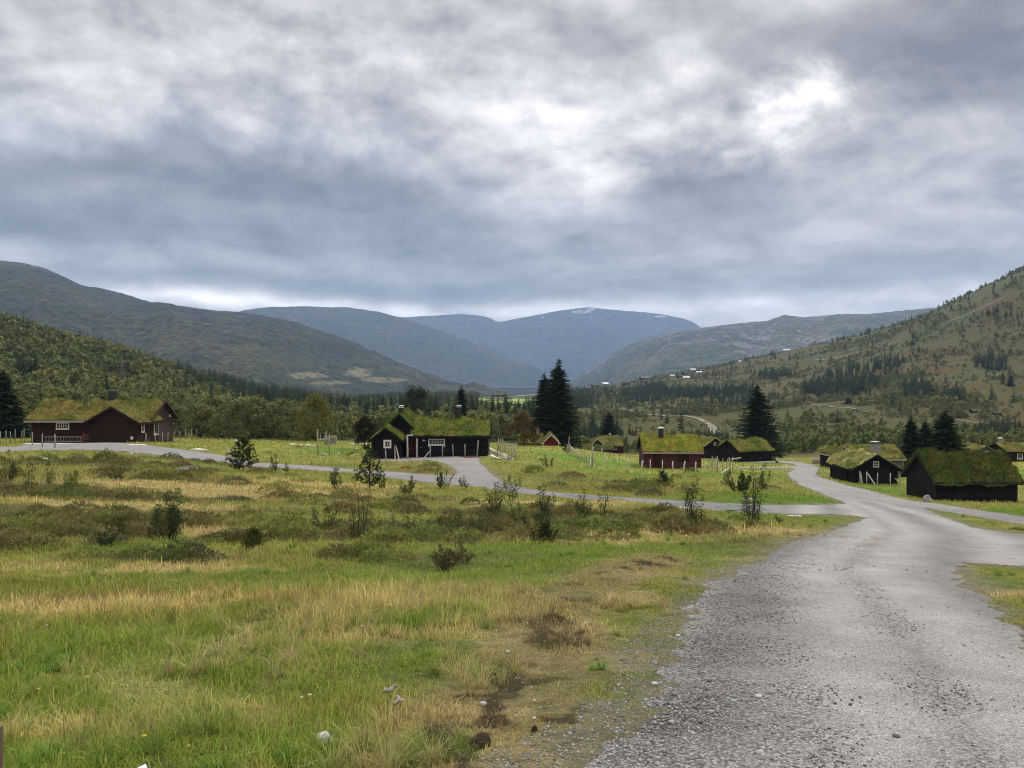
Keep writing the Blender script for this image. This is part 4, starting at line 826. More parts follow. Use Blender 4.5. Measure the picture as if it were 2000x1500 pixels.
# 9. small red cabins beyond the brow
p = W0(1062, 890, 128); r = cabin('turf_roof_cabin', p.x, 128, gz(p.x + 2, 128) - .9, 0, 'little red gable with white bargeboards peeping over the brow below the tall spruces')
rf = block(r, 0, 2.5, 0, 5.5, 1.5, 2.75, 'y', M_REDTRIM, None, M_WHITE, ov=.25, og=.3, kind='brown', seed=91, th=.25, blades=60)
block(r, -4.2, 0.0, 1.5, 5.5, 1.3, 2.7, 'x', M_RED, None, M_RED, ov=.3, og=.1, kind='brown', seed=92, th=.25, blades=60, ends=(1, 0)); chimney(rf, -.9, 3.2, 2.4, 3.8, .45, M_MORTAR, M_METAL, .12)
p = W0(1150, 888, 165); r = cabin('turf_roof_cabin', p.x, 165, gz(p.x + 3, 165) - .1, 0, 'red cabin with a white edged gable and a low turf roofed wing')
rf = block(r, 2.2, 7.6, 1.0, 5.2, 1.7, 3.4, 'x', M_RED, None, M_RED, ov=.5, og=.1, kind='brown', seed=93, th=.25, blades=60, ends=(0, 1)); block(r, .6, 3.2, 0, 4, 1.8, 3.05, 'y', M_RED, None, M_WHITE, ov=.15, og=.35, kind='brown', seed=94, th=.2, blades=60)
block(r, -1.8, 5.0, -2.2, .4, 1.0, 1.8, 'x', M_RED, None, M_RED, ov=.3, og=.2, kind='dark', seed=95, th=.2, blades=60); window(r, '-y', 1.0, 5.9, .8, .5, .55, 2, 2, .12); chimney(rf, 5.0, 3.0, 3.2, 3.9, .4, M_MORTAR, M_WHITE, .08)
# ------------------------------------------------------------------ single trees
def tree(name, label, cat, loc, data, trunk, m=None, rz=0, group=None, tm=None):
    o = empty(name, loc, rz); tag(o, label, cat, group)
    new_mesh('crown', data[0], data[1] if data[1].shape[1] == 3 else None, data[1] if data[1].shape[1] == 4 else None, m or M_LEAF, data[2], o)
    trunk.build('trunk', tm or M_BARK, o, True); return o
def trunk_mb(h, r, limbs=None, lean=(0, 0)):
    b = MB().tube([(0, 0, -.3), (lean[0] * .3, lean[1] * .3, h * .3), (lean[0], lean[1], h * .92)], [r, r * .7, r * .12], 8)
    if limbs is not None:
        for p in limbs[:16]: z = max(.15 * h, p[2] * .62); b.tube([(lean[0] * z / h, lean[1] * z / h, z * .8), (p[0] * .5, p[1] * .5, (z + p[2]) / 2), tuple(p)], [r * .4, r * .28, r * .08], 5)
    return b
def tw(px, Y, toprow, x_off=0):
    x = (px - 1000) / F * Y; z = gz(x, Y); return Vector((x, Y, z)), (750 - toprow) / F * Y - z
for nm, lb, px, Y, top, r, per, wh, sd in [
    ('spruce_tree', 'tallest dark spruce, the broad right one of the pair in the middle', 1091, 138, 694, 4.3, 13, 2.8, 1),
    ('spruce_tree', 'slimmer dark spruce pressed against the left side of the tallest spruce', 1064, 141, 720, 3.3, 11, 2.8, 2),
    ('spruce_tree', 'dense dark spruce standing alone above the red cabin with the white edged gable', 1190, 185, 799, 3.3, 10, 2.6, 3),
    ('spruce_tree', 'broad full spruce behind the low black shed with bushy roof', 1480, 150, 748, 4.9, 15, 2.6, 4),
    ('spruce_tree', 'left spruce of three behind the cabins on the right', 1780, 102, 808, 1.9, 10, 3.2, 5), ('spruce_tree', 'middle spruce of three behind the cabins on the right', 1808, 104, 812, 1.7, 10, 3.2, 6),
    ('spruce_tree', 'widest and tallest spruce of three behind the cabins on the right', 1846, 100, 793, 2.7, 12, 3.2, 7),
    ('spruce_tree', 'slender spruce rising behind the roof of the rambling black cabin', 901, 170, 745, 2.5, 9, 2.5, 8),
    ('spruce_tree', 'dark spruce cut by the left edge of the picture', 6, 106, 712, 3.0, 11, 2.6, 9), ('spruce_tree', 'lower dark spruce just right of the spruce at the left edge', 33, 108, 782, 2.2, 11, 2.8, 10),
    ('spruce_tree', 'small lone dark spruce high in the birch wood above the long cabin', 61, 285, 706, 2.2, 8, 2.2, 11), ('spruce_tree', 'bushy young spruce behind the left end of the long dark red cabin', 78, 145, 756, 1.9, 10, 2.4, 12),
    ('spruce_tree', 'narrow dark spruce behind the long dark red cabin roof', 104, 165, 750, 1.5, 8, 2.2, 13), ('spruce_tree', 'solitary dark spruce on the rusty bog of the right slope', 1657, 470, 776, 2.9, 8, 1.6, 14),
    ('spruce_tree', 'single dark spruce below the plantation at the right edge of the slope', 1974, 520, 730, 2.6, 8, 1.6, 15)]:
    p, h = tw(px, Y, top); tree(nm, lb, 'spruce', p, spruce_data(h, r * 1.38, sd, per + 3, wh * 1.25, .55 if Y < 250 else .9, c=(.021, .036, .018), low=.02, dens=1.5), trunk_mb(h, h * .016), rz=sd)
def broad(nm, lb, cat, px, Y, top, r, nl, c, leaf, sd, K=30, base=.15, bark=None):
    p, h = tw(px, Y, top); d = birch_data(h, sd, nl, r, base, c, leaf, K); return tree(nm, lb, cat, p, d[:3], trunk_mb(h, h * .018, d[3]), tm=bark or M_BIRCHBARK)
broad('birch_tree', 'tall olive birch standing in front of the wood, right of the long cabin', 'birch', 617, 112, 770, .30, 5200, (.14, .145, .05), .16, 1, 34)
broad('birch_tree', 'thin airy birch with see-through crown behind the young pine', 'birch', 472, 104, 776, .26, 2600, (.085, .095, .042), .14, 2, 30)
broad('pine_tree', 'left of two tall brownish pines behind the rambling black cabin', 'pine', 805, 205, 757, .17, 2600, (.06, .068, .034), .3, 3, 24, .25, M_BARK)
broad('pine_tree', 'right of two tall brownish pines behind the rambling black cabin', 'pine', 822, 200, 757, .18, 2600, (.058, .066, .034), .3, 4, 24, .2, M_BARK)
broad('pine_tree', 'dark rounded pine left of the rambling black cabin', 'pine', 712, 92, 812, .34, 5200, (.035, .04, .017), .13, 5, 26, .0, M_BARK)
broad('rowan_tree', 'rust-brown leafed tree left of the tall spruce pair', 'rowan', 1022, 122, 806, .46, 5600, (.125, .078, .034), .15, 6, 34, .1, M_BARK)
broad('shrub', 'dark shrub against the right end of the low black shed', 'shrub', 1512, 116, 877, .5, 900, (.05, .06, .025), .14, 7, 14, .0, M_BARK)
broad('birch_tree', 'round dark birch standing out on the ridge line of the left wood', 'birch', 239, 318, 683, .44, 1500, (.05, .055, .03), .42, 8, 18, .05)
def nd(px, row, hp, name, lab, cat, sd, kind='pine', **k):
    p = spot(px, row); h = hp / F * p.y
    d, st = (pine_data if kind == 'pine' else juniper_data)(h, sd, **k); o = empty(name, p); tag(o, lab, cat, 'junipers and bushes on the heath' if cat == 'juniper' else None)
    new_mesh('foliage', d[0], d[1], None, M_LEAF, d[2], o); st.build('stem' if cat == 'juniper' else 'trunk', M_BARK, o); return o
nd(475, 922, 62, 'young_pine', 'bushy young pine beside the gravel road on the left', 'pine', 21, per=7, L=.2, n=16, c=(.05, .068, .03), gap=.22, wdt=.8)
nd(722, 957, 76, 'young_pine', 'open branched young pine in front of the rambling black cabin', 'pine', 22, per=6, L=.14, n=15, c=(.045, .065, .032), gap=.22, wdt=.66)
nd(1294, 952, 28, 'young_pine', 'little blue-green pine below the mossy red cabin', 'pine', 23, per=6, L=.14, n=14, c=(.045, .07, .04), gap=.3, wdt=.9)
nd(495, 1071, 36, 'spruce_sapling', 'stunted yellow-green spruce sapling among the heath', 'spruce', 24, per=9, L=.055, n=12, c=(.10, .115, .03), gap=.28, wdt=1.3)
JUN = [(330, 1054, 84, 8, .28, 'dark upright juniper with several spires left of the spruce sapling'), (312, 1056, 55, 9, .6, 'loose lower juniper leaning left of the dark upright one'), (1062, 1052, 48, 16, .9, 'dense low dark juniper mound at the edge of the bright grass'), (1066, 1010, 58, 9, .3, 'upright juniper directly behind the dense low mound'),
    (962, 1012, 66, 13, .4, 'tall many stemmed juniper left of the dense low mound'), (1000, 980, 42, 5, .4, 'small juniper beside the side road, right of the many stemmed one'), (632, 1036, 44, 12, 1.0, 'spreading juniper with dark outstretched branches'), (700, 1046, 100, 4, .35, 'thin bare-legged bush standing tallest in the middle heath'),
    (765, 1046, 58, 6, .9, 'straggly bush right of the bare-legged one'), (820, 1040, 46, 7, .8, 'low wide bush between the straggly bush and the tall juniper'), (925, 1032, 50, 9, .7, 'rounded juniper at the left foot of the tall many stemmed one'), (1140, 1016, 52, 8, .3, 'small cone-like juniper just below the wet side road'),
    (1175, 1010, 56, 3, .35, 'spindly juniper right of the small cone-like one'), (1362, 1032, 80, 7, .22, 'crooked narrow juniper beside the puddle'), (1468, 1030, 98, 8, .24, 'tallest gnarled juniper near the fork of the roads'), (1448, 965, 36, 11, .7, 'wide dark juniper on the grass beyond the side road'), (1492, 958, 44, 6, .4, 'small juniper next to the wide dark one beyond the side road'),
    (535, 925, 30, 6, .5, 'little juniper by the road, right of the bushy young pine'), (655, 958, 34, 7, .5, 'small juniper below the road in front of the lawn'), (790, 966, 30, 10, .9, 'low wide juniper under the bend of the drive'), (745, 955, 22, 6, .8, 'tiny juniper right of the open branched young pine'), (862, 956, 32, 9, .6, 'feathery juniper at the roadside before the drive'), (905, 958, 20, 5, .7, 'tiny juniper at the mouth of the drive'),
    (18, 945, 52, 7, .4, 'pale juniper at the left edge of the heath'), (62, 968, 56, 3, .2, 'thin pole-like juniper near the left edge'), (95, 950, 40, 4, .3, 'sparse juniper right of the pole-like one'), (140, 958, 34, 7, .5, 'dark knobbly juniper on the left heath'), (205, 1066, 32, 12, 1.0, 'bright green low juniper with a rusty patch below the left heath'), (238, 1052, 40, 9, .7, 'round juniper between the bright low one and the upright one'),
    (1070, 915, 20, 5, .7, 'small dark bush on the slope below the tall spruces'), (1108, 883, 14, 9, 1.3, 'flat dark bush below the little red gable'), (230, 944, 26, 7, .8, 'wide grey juniper on the upper left heath'), (1420, 950, 26, 6, .6, 'stubby juniper left of the wide dark one beyond the side road'), (1310, 945, 16, 5, .7, 'tiny bush right of the blue-green pine'), (690, 1050, 46, 8, .9, 'tangled bush at the foot of the bare-legged one'),
    (880, 1035, 36, 8, .9, 'low tangled bush left of the rounded juniper'), (1010, 1022, 36, 8, .7, 'spreading juniper between the many stemmed and the upright one'), (1395, 1034, 22, 6, .9, 'low scrubby bush between the two gnarled junipers'), (1520, 1022, 14, 5, .8, 'dry little bush right of the tallest gnarled juniper'), (560, 923, 14, 4, .7, 'tiny roadside bush near the bushy young pine'),
    (870, 1112, 44, 12, 1.0, 'brown heathery bush in the near meadow'), (905, 1098, 34, 9, 1.0, 'smaller brown heathery bush behind the near one')]
for i, (px, row, hp, st, lean, lb) in enumerate(JUN):
    hp *= 1.22; Y = at(px, row)[1]; L = max(.03, Y * .0018)
    col = (.10, .12, .048) if i % 3 else (.07, .105, .045)
    if i in (14, 13, 15, 2): col = (.06, .075, .035)
    if i in (7, 8, 9, 34): col = (.13, .14, .075)
    if i == 26: col = (.12, .19, .04)
    if i >= 40: col = (.15, .12, .06)
    nd(px, row, hp, 'juniper_bush', lb, 'juniper', 100 + i, 'jun', stems=st, lean=lean, L=L, n=6, c=col, dens=(1.0 if i not in (7, 8, 33) else .6) * (1.3 if i in (2, 15, 0) else .65), spread=.35 if lean < .6 else .8)

# ------------------------------------------------------------------ far cabins on the right slope and in the valley
def hut(m, rm, seed):
    o = empty('hillside_cabin', (0, 0, 0)); b = MB(); b.add([(x, y, z) for x in (-3.6, 3.6) for y, z in ((-2.5, -1.5), (2.5, -1.5), (2.5, 2.3), (0, 3.6), (-2.5, 2.3))], [(0, 1, 2, 3, 4), (9, 8, 7, 6, 5)] + [(i, (i + 1) % 5, (i + 1) % 5 + 5, i + 5) for i in range(5)]); b.build('wall', m, o)
    r = MB()
    for s in (-1, 1): r.add([(x, y, z) for x in (-4.1, 4.1) for y, z in ((0, 3.62), (s * 3.1, 2.0), (s * 3.1, 2.25), (0, 3.9))], [(0, 1, 2, 3), (7, 6, 5, 4), (0, 4, 5, 1), (3, 2, 6, 7), (1, 5, 6, 2), (0, 3, 7, 4)])
    rf = r.build('roof', rm, o); MB().box(-.4, .3, -.3, .3, 3.2, 4.7).build('chimney', M_METAL, rf); w_ = MB()
    for x in (-2, .6): w = MB().box(x - .55, x + .55, -2.56, -2.5, .7, 1.7).build('window', M_WHITE, o); MB().box(x - .4, x + .4, -2.60, -2.565, .82, 1.58).build('pane', M_GLASS, w)
    return o
M_LIGHTROOF = mat('pale_roofing', lambda t: t.mix(t.noise(obj_co(t), 1.5, 4), (.50, .50, .52), (.72, .72, .74)), .6, .3); M_HAYROOF = mat('distant_turf_roof', lambda t: t.mix(t.noise(obj_co(t), 1.2, 5), (.07, .075, .03), (.13, .12, .05)), .95, .1)
huts = [hut(M_BLACKV, M_HAYROOF, 1), hut(M_RED, M_GREYWALL, 2), hut(M_GREYWOOD, M_LIGHTROOF, 3)]
HL = [(1536, 689, 2, 1.0, 'white roofed hut highest on the right slope, alone on the skyline'), (1445, 704, 2, .8, 'pale hut below the skyline spruce on the right slope'), (1353, 725, 2, .9, 'pale roofed hut at the top of the hillside hamlet'), (1365, 731, 2, .9, 'pale roofed hut at the upper right end of the hillside hamlet'), (1371, 727, 1, .7, 'small hut between the two upper pale roofs'), (1338, 733, 0, 1.0, 'dark hut left of the upper pale roofs of the hamlet'), (1328, 738, 0, .9, 'dark hut in the middle of the hillside hamlet'), (1340, 743, 2, 1.1, 'bright roofed hut in front of the hillside hamlet'),
    (1313, 738, 2, .8, 'pale roofed hut left of the hamlet middle'), (1292, 742, 0, .8, 'low dark hut left of the pale roofed one in the hamlet'), (1277, 744, 0, .8, 'dark hut right of the broad hillside house'), (1259, 743, 1, 1.5, 'broad red-brown hillside house with a pale roof'), (1240, 748, 0, .7, 'tiny dark hut left of the broad hillside house'), (1223, 752, 0, 1.4, 'long dark hut on the green knoll of the hamlet'), (1181, 754, 2, 1.2, 'white fronted hut at the lower left of the hamlet'), (1160, 754, 0, 1.1, 'dark hut left of the white fronted one'),
    (1152, 757, 2, .8, 'small pale hut at the far left of the hamlet'), (1168, 757, 1, .8, 'red hut just right of the small pale one'), (1196, 765, 2, .7, 'low pale hut under the green knoll'), (1147, 762, 2, .9, 'low pale hut beside the tall spruce tip'), (1901, 807, 0, 1.0, 'black cabin alone on the bog at the right, left of a white walled one'), (1946, 810, 0, 1.1, 'black cabin with a white wall on the bog at the right edge'), (975, 777, 0, 2.0, 'wide grey barn above the bright field in the valley')]
for i, (px, row, k, s, lb) in enumerate(HL):
    p = at(px, row, 150); s = s * (1.0 if p[1] > 500 else .55) * p[1] / 1000 * (1.0 if p[1] > 500 else 2.1)
    o = copy_thing(huts[k], (p[0], p[1], gz(p[0], p[1])), R(-25 + (i * 47) % 60), s, lb, 'cabins scattered over the far slope'); o['category'] = 'cabin'
for h in huts:
    for c in list(h.children_recursive): bpy.data.objects.remove(c)
    bpy.data.objects.remove(h)

# ------------------------------------------------------------------ fences and gates
def post(mb, p, h, r, lean=(0, 0), sd=0, n=6):
    g = random.Random(sd); k = g.uniform(-.03, .03); mb.tube([(p[0], p[1], p[2] - .25), (p[0] + lean[0] * .5 + k, p[1], p[2] + h * .5), (p[0] + lean[0], p[1] + lean[1], p[2] + h)], [r, r * .95, r * .8], n)
def fence(label, posts, wires=(.45, .85), r=.05, m=None, cat='fence', name='wire_fence', rails=(), wire_r=.007, closed=False):
    """posts: (px, row_top, row_bottom[, lean_px[, r]])"""
    o = None; pts = []
    for i, q in enumerate(posts):
        px, rt, rb = q[:3]; ln = q[3] if len(q) > 3 else 0; rr = q[4] if len(q) > 4 else r; p = spot(px, rb)
        if o is None: o = empty(name, p); tag(o, label, cat); org = p.copy()
        h = (rb - rt) / F * p.y; l = p - org; b = MB(); post(b, l, h, rr, (ln / F * p.y, 0), i); b.build('post', m or M_GREYWOOD, o, True); pts.append((l, h, ln / F * p.y))
    for k in wires:
        w = MB(); w.tube([tuple(l + Vector((ln * k, -r * .9, h * k))) for l, h, ln in pts], wire_r, 4); w.build('wire', M_METAL, o)
    for a, b_ in rails:
        A_ = spot(*a[:2]) if len(a) == 2 else W0(a[0], a[1], a[2]); B_ = spot(*b_[:2]) if len(b_) == 2 else W0(b_[0], b_[1], b_[2]); MB().bar(A_ - org, B_ - org, .09, .09).build('rail', m or M_PALEWOOD, o)
    return o
fence('low wire fence with grey posts left of the long dark red cabin', [(1, 842, 866), (12, 841, 865), (20, 842, 865), (30, 839, 864), (43, 842, 864), (47, 838, 863)], wire_r=.006)
fence('three tall fence posts with wire before the long cabin ladder', [(63, 843, 869), (83, 846, 874), (107, 846, 875)], r=.055)
fence('wire fence with grey posts right of the long dark red cabin', [(285, 847, 868), (304, 846, 867), (317, 846, 866), (328, 844, 865), (340, 842, 865), (351, 841, 863), (362, 838, 861), (374, 838, 859), (384, 835, 856)], r=.05)
Yc = at(840, 893)[1]
fence('crooked grey posts and wire along the front of the rambling black cabin', [(753, 877, 899), (797, 872, 897), (840, 868, 894), (864, 866, 893, 1), (886, 867, 892, -2), (908, 866, 892), (931, 859, 892, 3)], r=.065, rails=[((828, 894), (839, 882, Yc)), ((800, 875, 76.5), (823, 873.5, 76))])
fence('crowded hazel pole fence right of the rambling black cabin', [(972, 864, 889), (989, 864, 892, -1), (994, 870, 894), (1000, 869, 896, 0), (1004, 871, 897), (1007, 869, 899, -1), (985, 862, 886, -1), (981, 858, 884), (977, 858, 882, 1), (974, 855, 880)], r=.05, wires=(), rails=[((990, 874, 70), (1008, 873, 69))], name='pole_fence')
fence('long line of thin fence posts climbing towards the little red gable', [(1156, 872, 912, 1.5, .11), (1151, 886, 909), (1146, 888, 907), (1142, 889, 905), (1138, 876, 903, 1), (1134, 890, 902), (1131, 888, 899), (1128, 882, 897, -1), (1125, 875, 896), (1121, 877, 894), (1117, 876, 890), (1113, 880, 888, 1)], r=.05, rails=[((1157, 900, 84), (1175, 913)), ((1152, 912), (1155, 897, 83))])
fence('tall forked white pole fence end below the tallest spruce', [(1108, 868, 885, .5, .1), (1110, 852, 884, 2.0, .07), (1112, 864, 882, 1)], wires=(), name='pole_fence', rails=[((1113, 870, 105), (1124, 881, 104))])
fence('row of pale slanting fence posts before the mossy red cabin', [(1174, 876, 894, 2), (1185, 891, 916), (1204, 894, 919, 2.5), (1226, 896, 919), (1252, 900, 922, 2, .04), (1270, 897, 917, 0, .07), (1293, 899, 922, 1, .06), (1314, 900, 921, 0, .08), (1334, 901, 926, 4, .08), (1358, 902, 925, 1, .08), (1378, 902, 928, 0, .04)], r=.06, m=M_PALEWOOD, wires=(.5,))
b = empty('leaning_board', spot(1252, 919)); tag(b, 'white board leaning on a fence post at the corner of the mossy red cabin', 'board'); MB().bar((0, 0, 0), (.25, .1, 1.1), .22, .04).build('board', M_PALEWOOD, b)
Yg = at(1407, 924)[1]
fence('weathered gate frame of crossed poles between the mossy red cabin and low shed', [(1391, 889, 919), (1401, 890, 921, 0, .08), (1397, 893, 917), (1412, 894, 921), (1419, 896, 925, 2), (1427, 894, 927, -3, .07), (1431, 893, 925, 0), (1382, 905, 920, 4)], wires=(), name='pole_gate', cat='gate', rails=[((1403, 910, Yg), (1411, 924)), ((1407, 928), (1427, 912, Yg)), ((1393, 896, Yg), (1401, 899, Yg)), ((1428, 897, Yg), (1447, 894, Yg + 1)), ((1393, 905, Yg), (1401, 903, Yg)), ((1393, 912, Yg), (1401, 909, Yg))])
Yp = at(1693, 946)[1]
fence('white fence posts and braces in front of the stone chimney cabin', [(1679.5, 921, 946), (1686, 920, 945), (1692.5, 922, 947), (1714, 925, 948), (1739, 925, 950), (1757, 928, 944)], r=.05, m=M_PALEWOOD, rails=[((1681, 924, Yp), (1684, 946)), ((1694, 924, Yp), (1709, 948)), ((1749, 934, Yp), (1756, 944, Yp))])
pk = [(1587 + i * 2.4, 896 - .1 * i + (i % 3) * .5, 906) for i in range(15)]
fence('weathered picket fence at the road bend beside the low black cabin', pk, r=.10, wires=(), rails=[((1587, 899, at(1600, 906)[1]), (1621, 899, at(1600, 906)[1])), ((1587, 903, at(1600, 906)[1]), (1621, 903, at(1600, 906)[1]))], name='picket_fence', m=M_GREYWOOD)
fence('tall crooked silver poles beside the timber stack, left of the lawn', [(621, 840, 890, -1, .07), (626, 849, 870, 0), (635, 845, 870), (637.5, 841, 870, 0, .06), (643, 846, 891, 1)], wires=(), name='pole_fence', rails=[((621, 858, 86), (643, 857, 86))])
fence('thin posts and wire round the bright lawn', [(643, 866, 890), (667, 872, 891), (691, 872, 892), (694, 850, 868), (720, 851, 872)], r=.05, wire_r=.006)
ts = empty('timber_stack', spot(645, 870)); tag(ts, 'stack of weathered planks with a pale stone on top, left of the lawn', 'timber')
for i in range(9): MB().box(-.75, .8, -.3 + .03 * (i % 3), .3, .09 + i * .12, .09 + i * .12 + (.10 if i % 3 else .05)).build('plank', M_GREYWOOD, ts)
lean = [(771, 868, 772, 898), (773, 869, 780, 899)]
for i, (a, ra, b_, rb) in enumerate(lean):
    p = spot(b_, rb); o = empty('leaning_pole', p); tag(o, ('straight' if i == 0 else 'slanting') + ' pole leaning on the small black gable right of its window', 'pole'); q = W0(a, ra, 74.2); MB().bar((0, 0, 0), q - p, .10, .08).build('pole', M_GREYWOOD, o)

# ladder, step rack, boxes, slabs
lad = empty('ladder', (-46.0, 74.55, gz(-45, 74.5))); tag(lad, 'aluminium ladder lying on its side against the long dark red cabin', 'ladder')
for z in (.18, .62): MB().box(0, 3.7, 0, .05, z, z + .06).build('rail', M_GREYWOOD, lad)
for i in range(13): MB().box(.12 + i * .285, .15 + i * .285, .01, .04, .24, .62).build('rung', M_GREYWOOD, lad)
st = empty('step_rack', (-42.2, 74.3, gz(-42, 74.3))); tag(st, 'reddish wooden step rack beside the cross gable of the long cabin', 'rack'); M_RUSTW = wood('rusty_planks', (.14, .055, .035), (.24, .10, .06))
for i in range(4): MB().box(.08, .92, .0, .3 - .04 * i, .12 + i * .22, .20 + i * .22).build('shelf', M_RUSTW, st)
for s in (0, 1): MB().bar((s * .95 + .02, 0, -.05), (s * .95 + .02 + (.1 if s == 0 else 0), .2, 1.05), .06, .16).build('side_rail', M_RUSTW, st)
ub = empty('utility_box', (W0(731, 880, 75.5).x, 75.5, gz(-13.7, 75.5))); tag(ub, 'pale green-grey utility box beside the small black gable', 'cabinet')
MB().box(-.25, .25, -.25, .25, -.2, .95).build('cabinet', M_GREYWALL, ub); MB().box(-.3, .3, -.3, .3, .955, 1.05).build('lid', M_PALEWOOD, ub)
bn = empty('waste_bin', spot(389, 853)); tag(bn, 'dark green bin at the wood edge right of the long cabin', 'bin'); MB().tube([(0, 0, -.1), (0, 0, .9)], [.32, .38], 10).build('drum', mat('green_plastic', (.03, .06, .045, 1), .5, .4), bn); MB().tube([(0, 0, .91), (0, 0, 1.0)], [.40, .25], 10).build('lid', M_METAL, bn)
b = empty('leaning_board', spot(396, 856)); tag(b, 'white board propped slantwise at the wood edge right of the bin', 'board'); MB().bar((0, 0, 0), (.55, .1, .75), .18, .05).build('board', M_WHITE, b)
def slab(label, px, row, w_, d, h, m, name='stone_slab', cat='slab'):
    p = spot(px, row); b = MB().box(-w_ / 2, w_ / 2, -d / 2, d / 2, -.2, h); o = b.build(name, m); o.location = p; return tag(o, label, cat)
slab('pale slab on the gravel before the ladder', 135, 867, 2.2, .6, .08, M_WSTONE); slab('pale slab at the left corner of the long cabin', 72, 867, 2.4, .8, .08, M_WSTONE); slab('low pale step at the right corner of the long cabin', 268, 870, 1.4, .7, .12, M_WSTONE)
# rubble and planks right of the rambling cabin
def rock_mesh(s, sd, sub=3, flat=.7, m=None, name='stone'):
    bm = bmesh.new(); bmesh.ops.create_icosphere(bm, subdivisions=sub, radius=1); g = random.Random(sd); ox = g.uniform(0, 90)
    co = np.array([v.co for v in bm.verts]); n = fbm(co[:, 0] * 1.0 + ox, co[:, 1] + co[:, 2] * .7, 1.3, 3, sd) * .7 + fbm(co[:, 2] * 1.3 + ox, co[:, 0] - co[:, 1], .8, 3, sd + 1) * .5
    for v, k in zip(bm.verts, n):
        c = v.co * (1 + k); v.co = Vector((c.x * s[0], c.y * s[1], c.z * s[2] * (1 if c.z > 0 else flat)))
    me = bpy.data.meshes.new(name); bm.to_mesh(me); bm.free(); me.materials.append(m or M_STONE); me.polygons.foreach_set('use_smooth', [sub > 2] * len(me.polygons)); return me
def rock(label, px, row, wp, hp, m=None, sd=1, name='stone', cat='stone', sink=.25, Y=None):
    p = spot(px, row) if Y is None else Vector((W0(px, row, Y).x, Y, gz(W0(px, row, Y).x, Y))); w_ = wp / F * p.y / 2; h = hp / F * p.y; o = bpy.data.objects.new(name, rock_mesh((w_, w_ * .8, h * .85), sd, m=m, name=name)); COL.objects.link(o); o.location = p + Vector((0, 0, h * sink * .3)); return tag(o, label, cat)
rock('rounded granite boulder against the gable of the nearest black shed', 1811, 980, 18, 17, M_STONE, 3, 'boulder', 'boulder')
rock('smooth grey stone lying in the near grass', 630, 1453, 30, 22, M_WSTONE, 5)
rock('large pale boulder behind the lawn, left of the black cabin', 709, 869, 18, 6, M_WSTONE, 7, 'boulder', 'boulder'); rock('smaller pale boulder behind the lawn near the posts', 687, 869, 9, 5, M_WSTONE, 8, 'boulder', 'boulder')
rock('dark flat rock at the foot of the silver poles', 632, 889, 15, 6, M_STONE, 9); rock('pale stone on the lawn edge', 661, 888, 6, 4, M_WSTONE, 10)
rock('longest white stone left of the silver poles', 572, 868, 13, 4, M_WSTONE, 11); rock('small white stone between the two long white ones', 587, 870, 8, 3, M_WSTONE, 12); rock('low white stone nearer the silver poles', 601, 871, 14, 3.5, M_WSTONE, 13); rock('tiny white stone nearest the silver poles', 612, 872, 6, 3, M_WSTONE, 14)
rock('white stone on the verge before the long cabin', 255, 886, 8, 4, M_WSTONE, 15); rock('flat bleached rock on the heath below the long cabin', 85, 899, 22, 4, M_WSTONE, 16); rock('flat pale rock above the bleached one', 78, 893, 12, 3, M_WSTONE, 17)
rock('long low pale rock in the grass behind the young pine', 386, 878, 32, 4, M_WSTONE, 18); rock('grey rock just left of the bushy young pine', 449, 885, 18, 6, M_STONE, 19); rock('white stone at the wood edge behind the thin birch', 461, 862, 5, 4, M_WSTONE, 20)
rock('small white stone on the slope behind the wet side road', 1468, 936, 3, 3, M_WSTONE, 21); rock('white stone among the grass left of the poles', 594, 886, 5, 3, M_WSTONE, 22)
hp_ = spot(370, 921); gh = empty('gravel_heap', hp_); tag(gh, 'low heap of grey gravel with white stones on the left heath', 'heap')
o = bpy.data.objects.new('heap', rock_mesh((.62, .5, .24), 31, 4, m=mat('heap_gravel', lambda t: (t.mix(t.noise(obj_co(t), 14, 6, .8), (.08, .078, .075), (.26, .25, .24)), (t.noise(obj_co(t), 20, 4, .8), 1, .05)), .9, .2), name='heap')); COL.objects.link(o); o.parent = gh
for i in range(9):
    a = bpy.data.objects.new('stone', rock_mesh((.07 + .012 * (i % 4), .06, .05), 40 + i, 2, m=M_WSTONE)); COL.objects.link(a); a.parent = gh; a.location = (-.62 + i * .085, -.30 - .07 * (i % 3), .07 + .04 * (i % 2))
for i, (px, row, wp) in enumerate([(962, 893, 12), (974, 897, 14), (985, 893, 12), (958, 884, 10), (969, 887, 12), (996, 899, 9)]):
    rock(['pale rock at the corner of the black cabin', 'flat pale rock in front of the pole fence heap', 'pale rock inside the pole fence', 'grey rock high against the cabin corner', 'grey rock in the middle of the heap by the pole fence', 'small rock at the right foot of the pole fence'][i], px, row, wp, 6 + i % 3, M_WSTONE if i % 2 == 0 else M_STONE, 60 + i)
for i, (px, row, px2, row2) in enumerate([(955, 876, 968, 884), (972, 888, 996, 891), (976, 895, 1003, 899), (958, 892, 976, 898)]):
    p = spot(px2, row2); q = Vector((W0(px, row, p.y + 1.5).x, p.y + 1.5, W0(px, row, p.y + 1.5).z)); o = MB().bar((0, 0, .08), q - p + Vector((0, 0, .1)), .28, .07).build('plank', M_PALEWOOD); o.location = p; tag(o, ['bleached plank against the right corner of the black cabin', 'bleached plank lying inside the pole fence', 'lowest bleached plank before the pole fence', 'plank lying half under the rocks by the cabin'][i], 'plank')
for i, (px, px2, row) in enumerate([(898, 925, 893), (905, 938, 894.5)]):
    p = spot(px, row); q = spot(px2, row); o = MB().bar((0, 0, .1), q - p + Vector((0, 0, .12)), .12, .10).build('plank', M_RUSTW); o.location = p; tag(o, ['upper', 'lower'][i] + ' red-brown plank lying before the black cabin wall', 'plank')
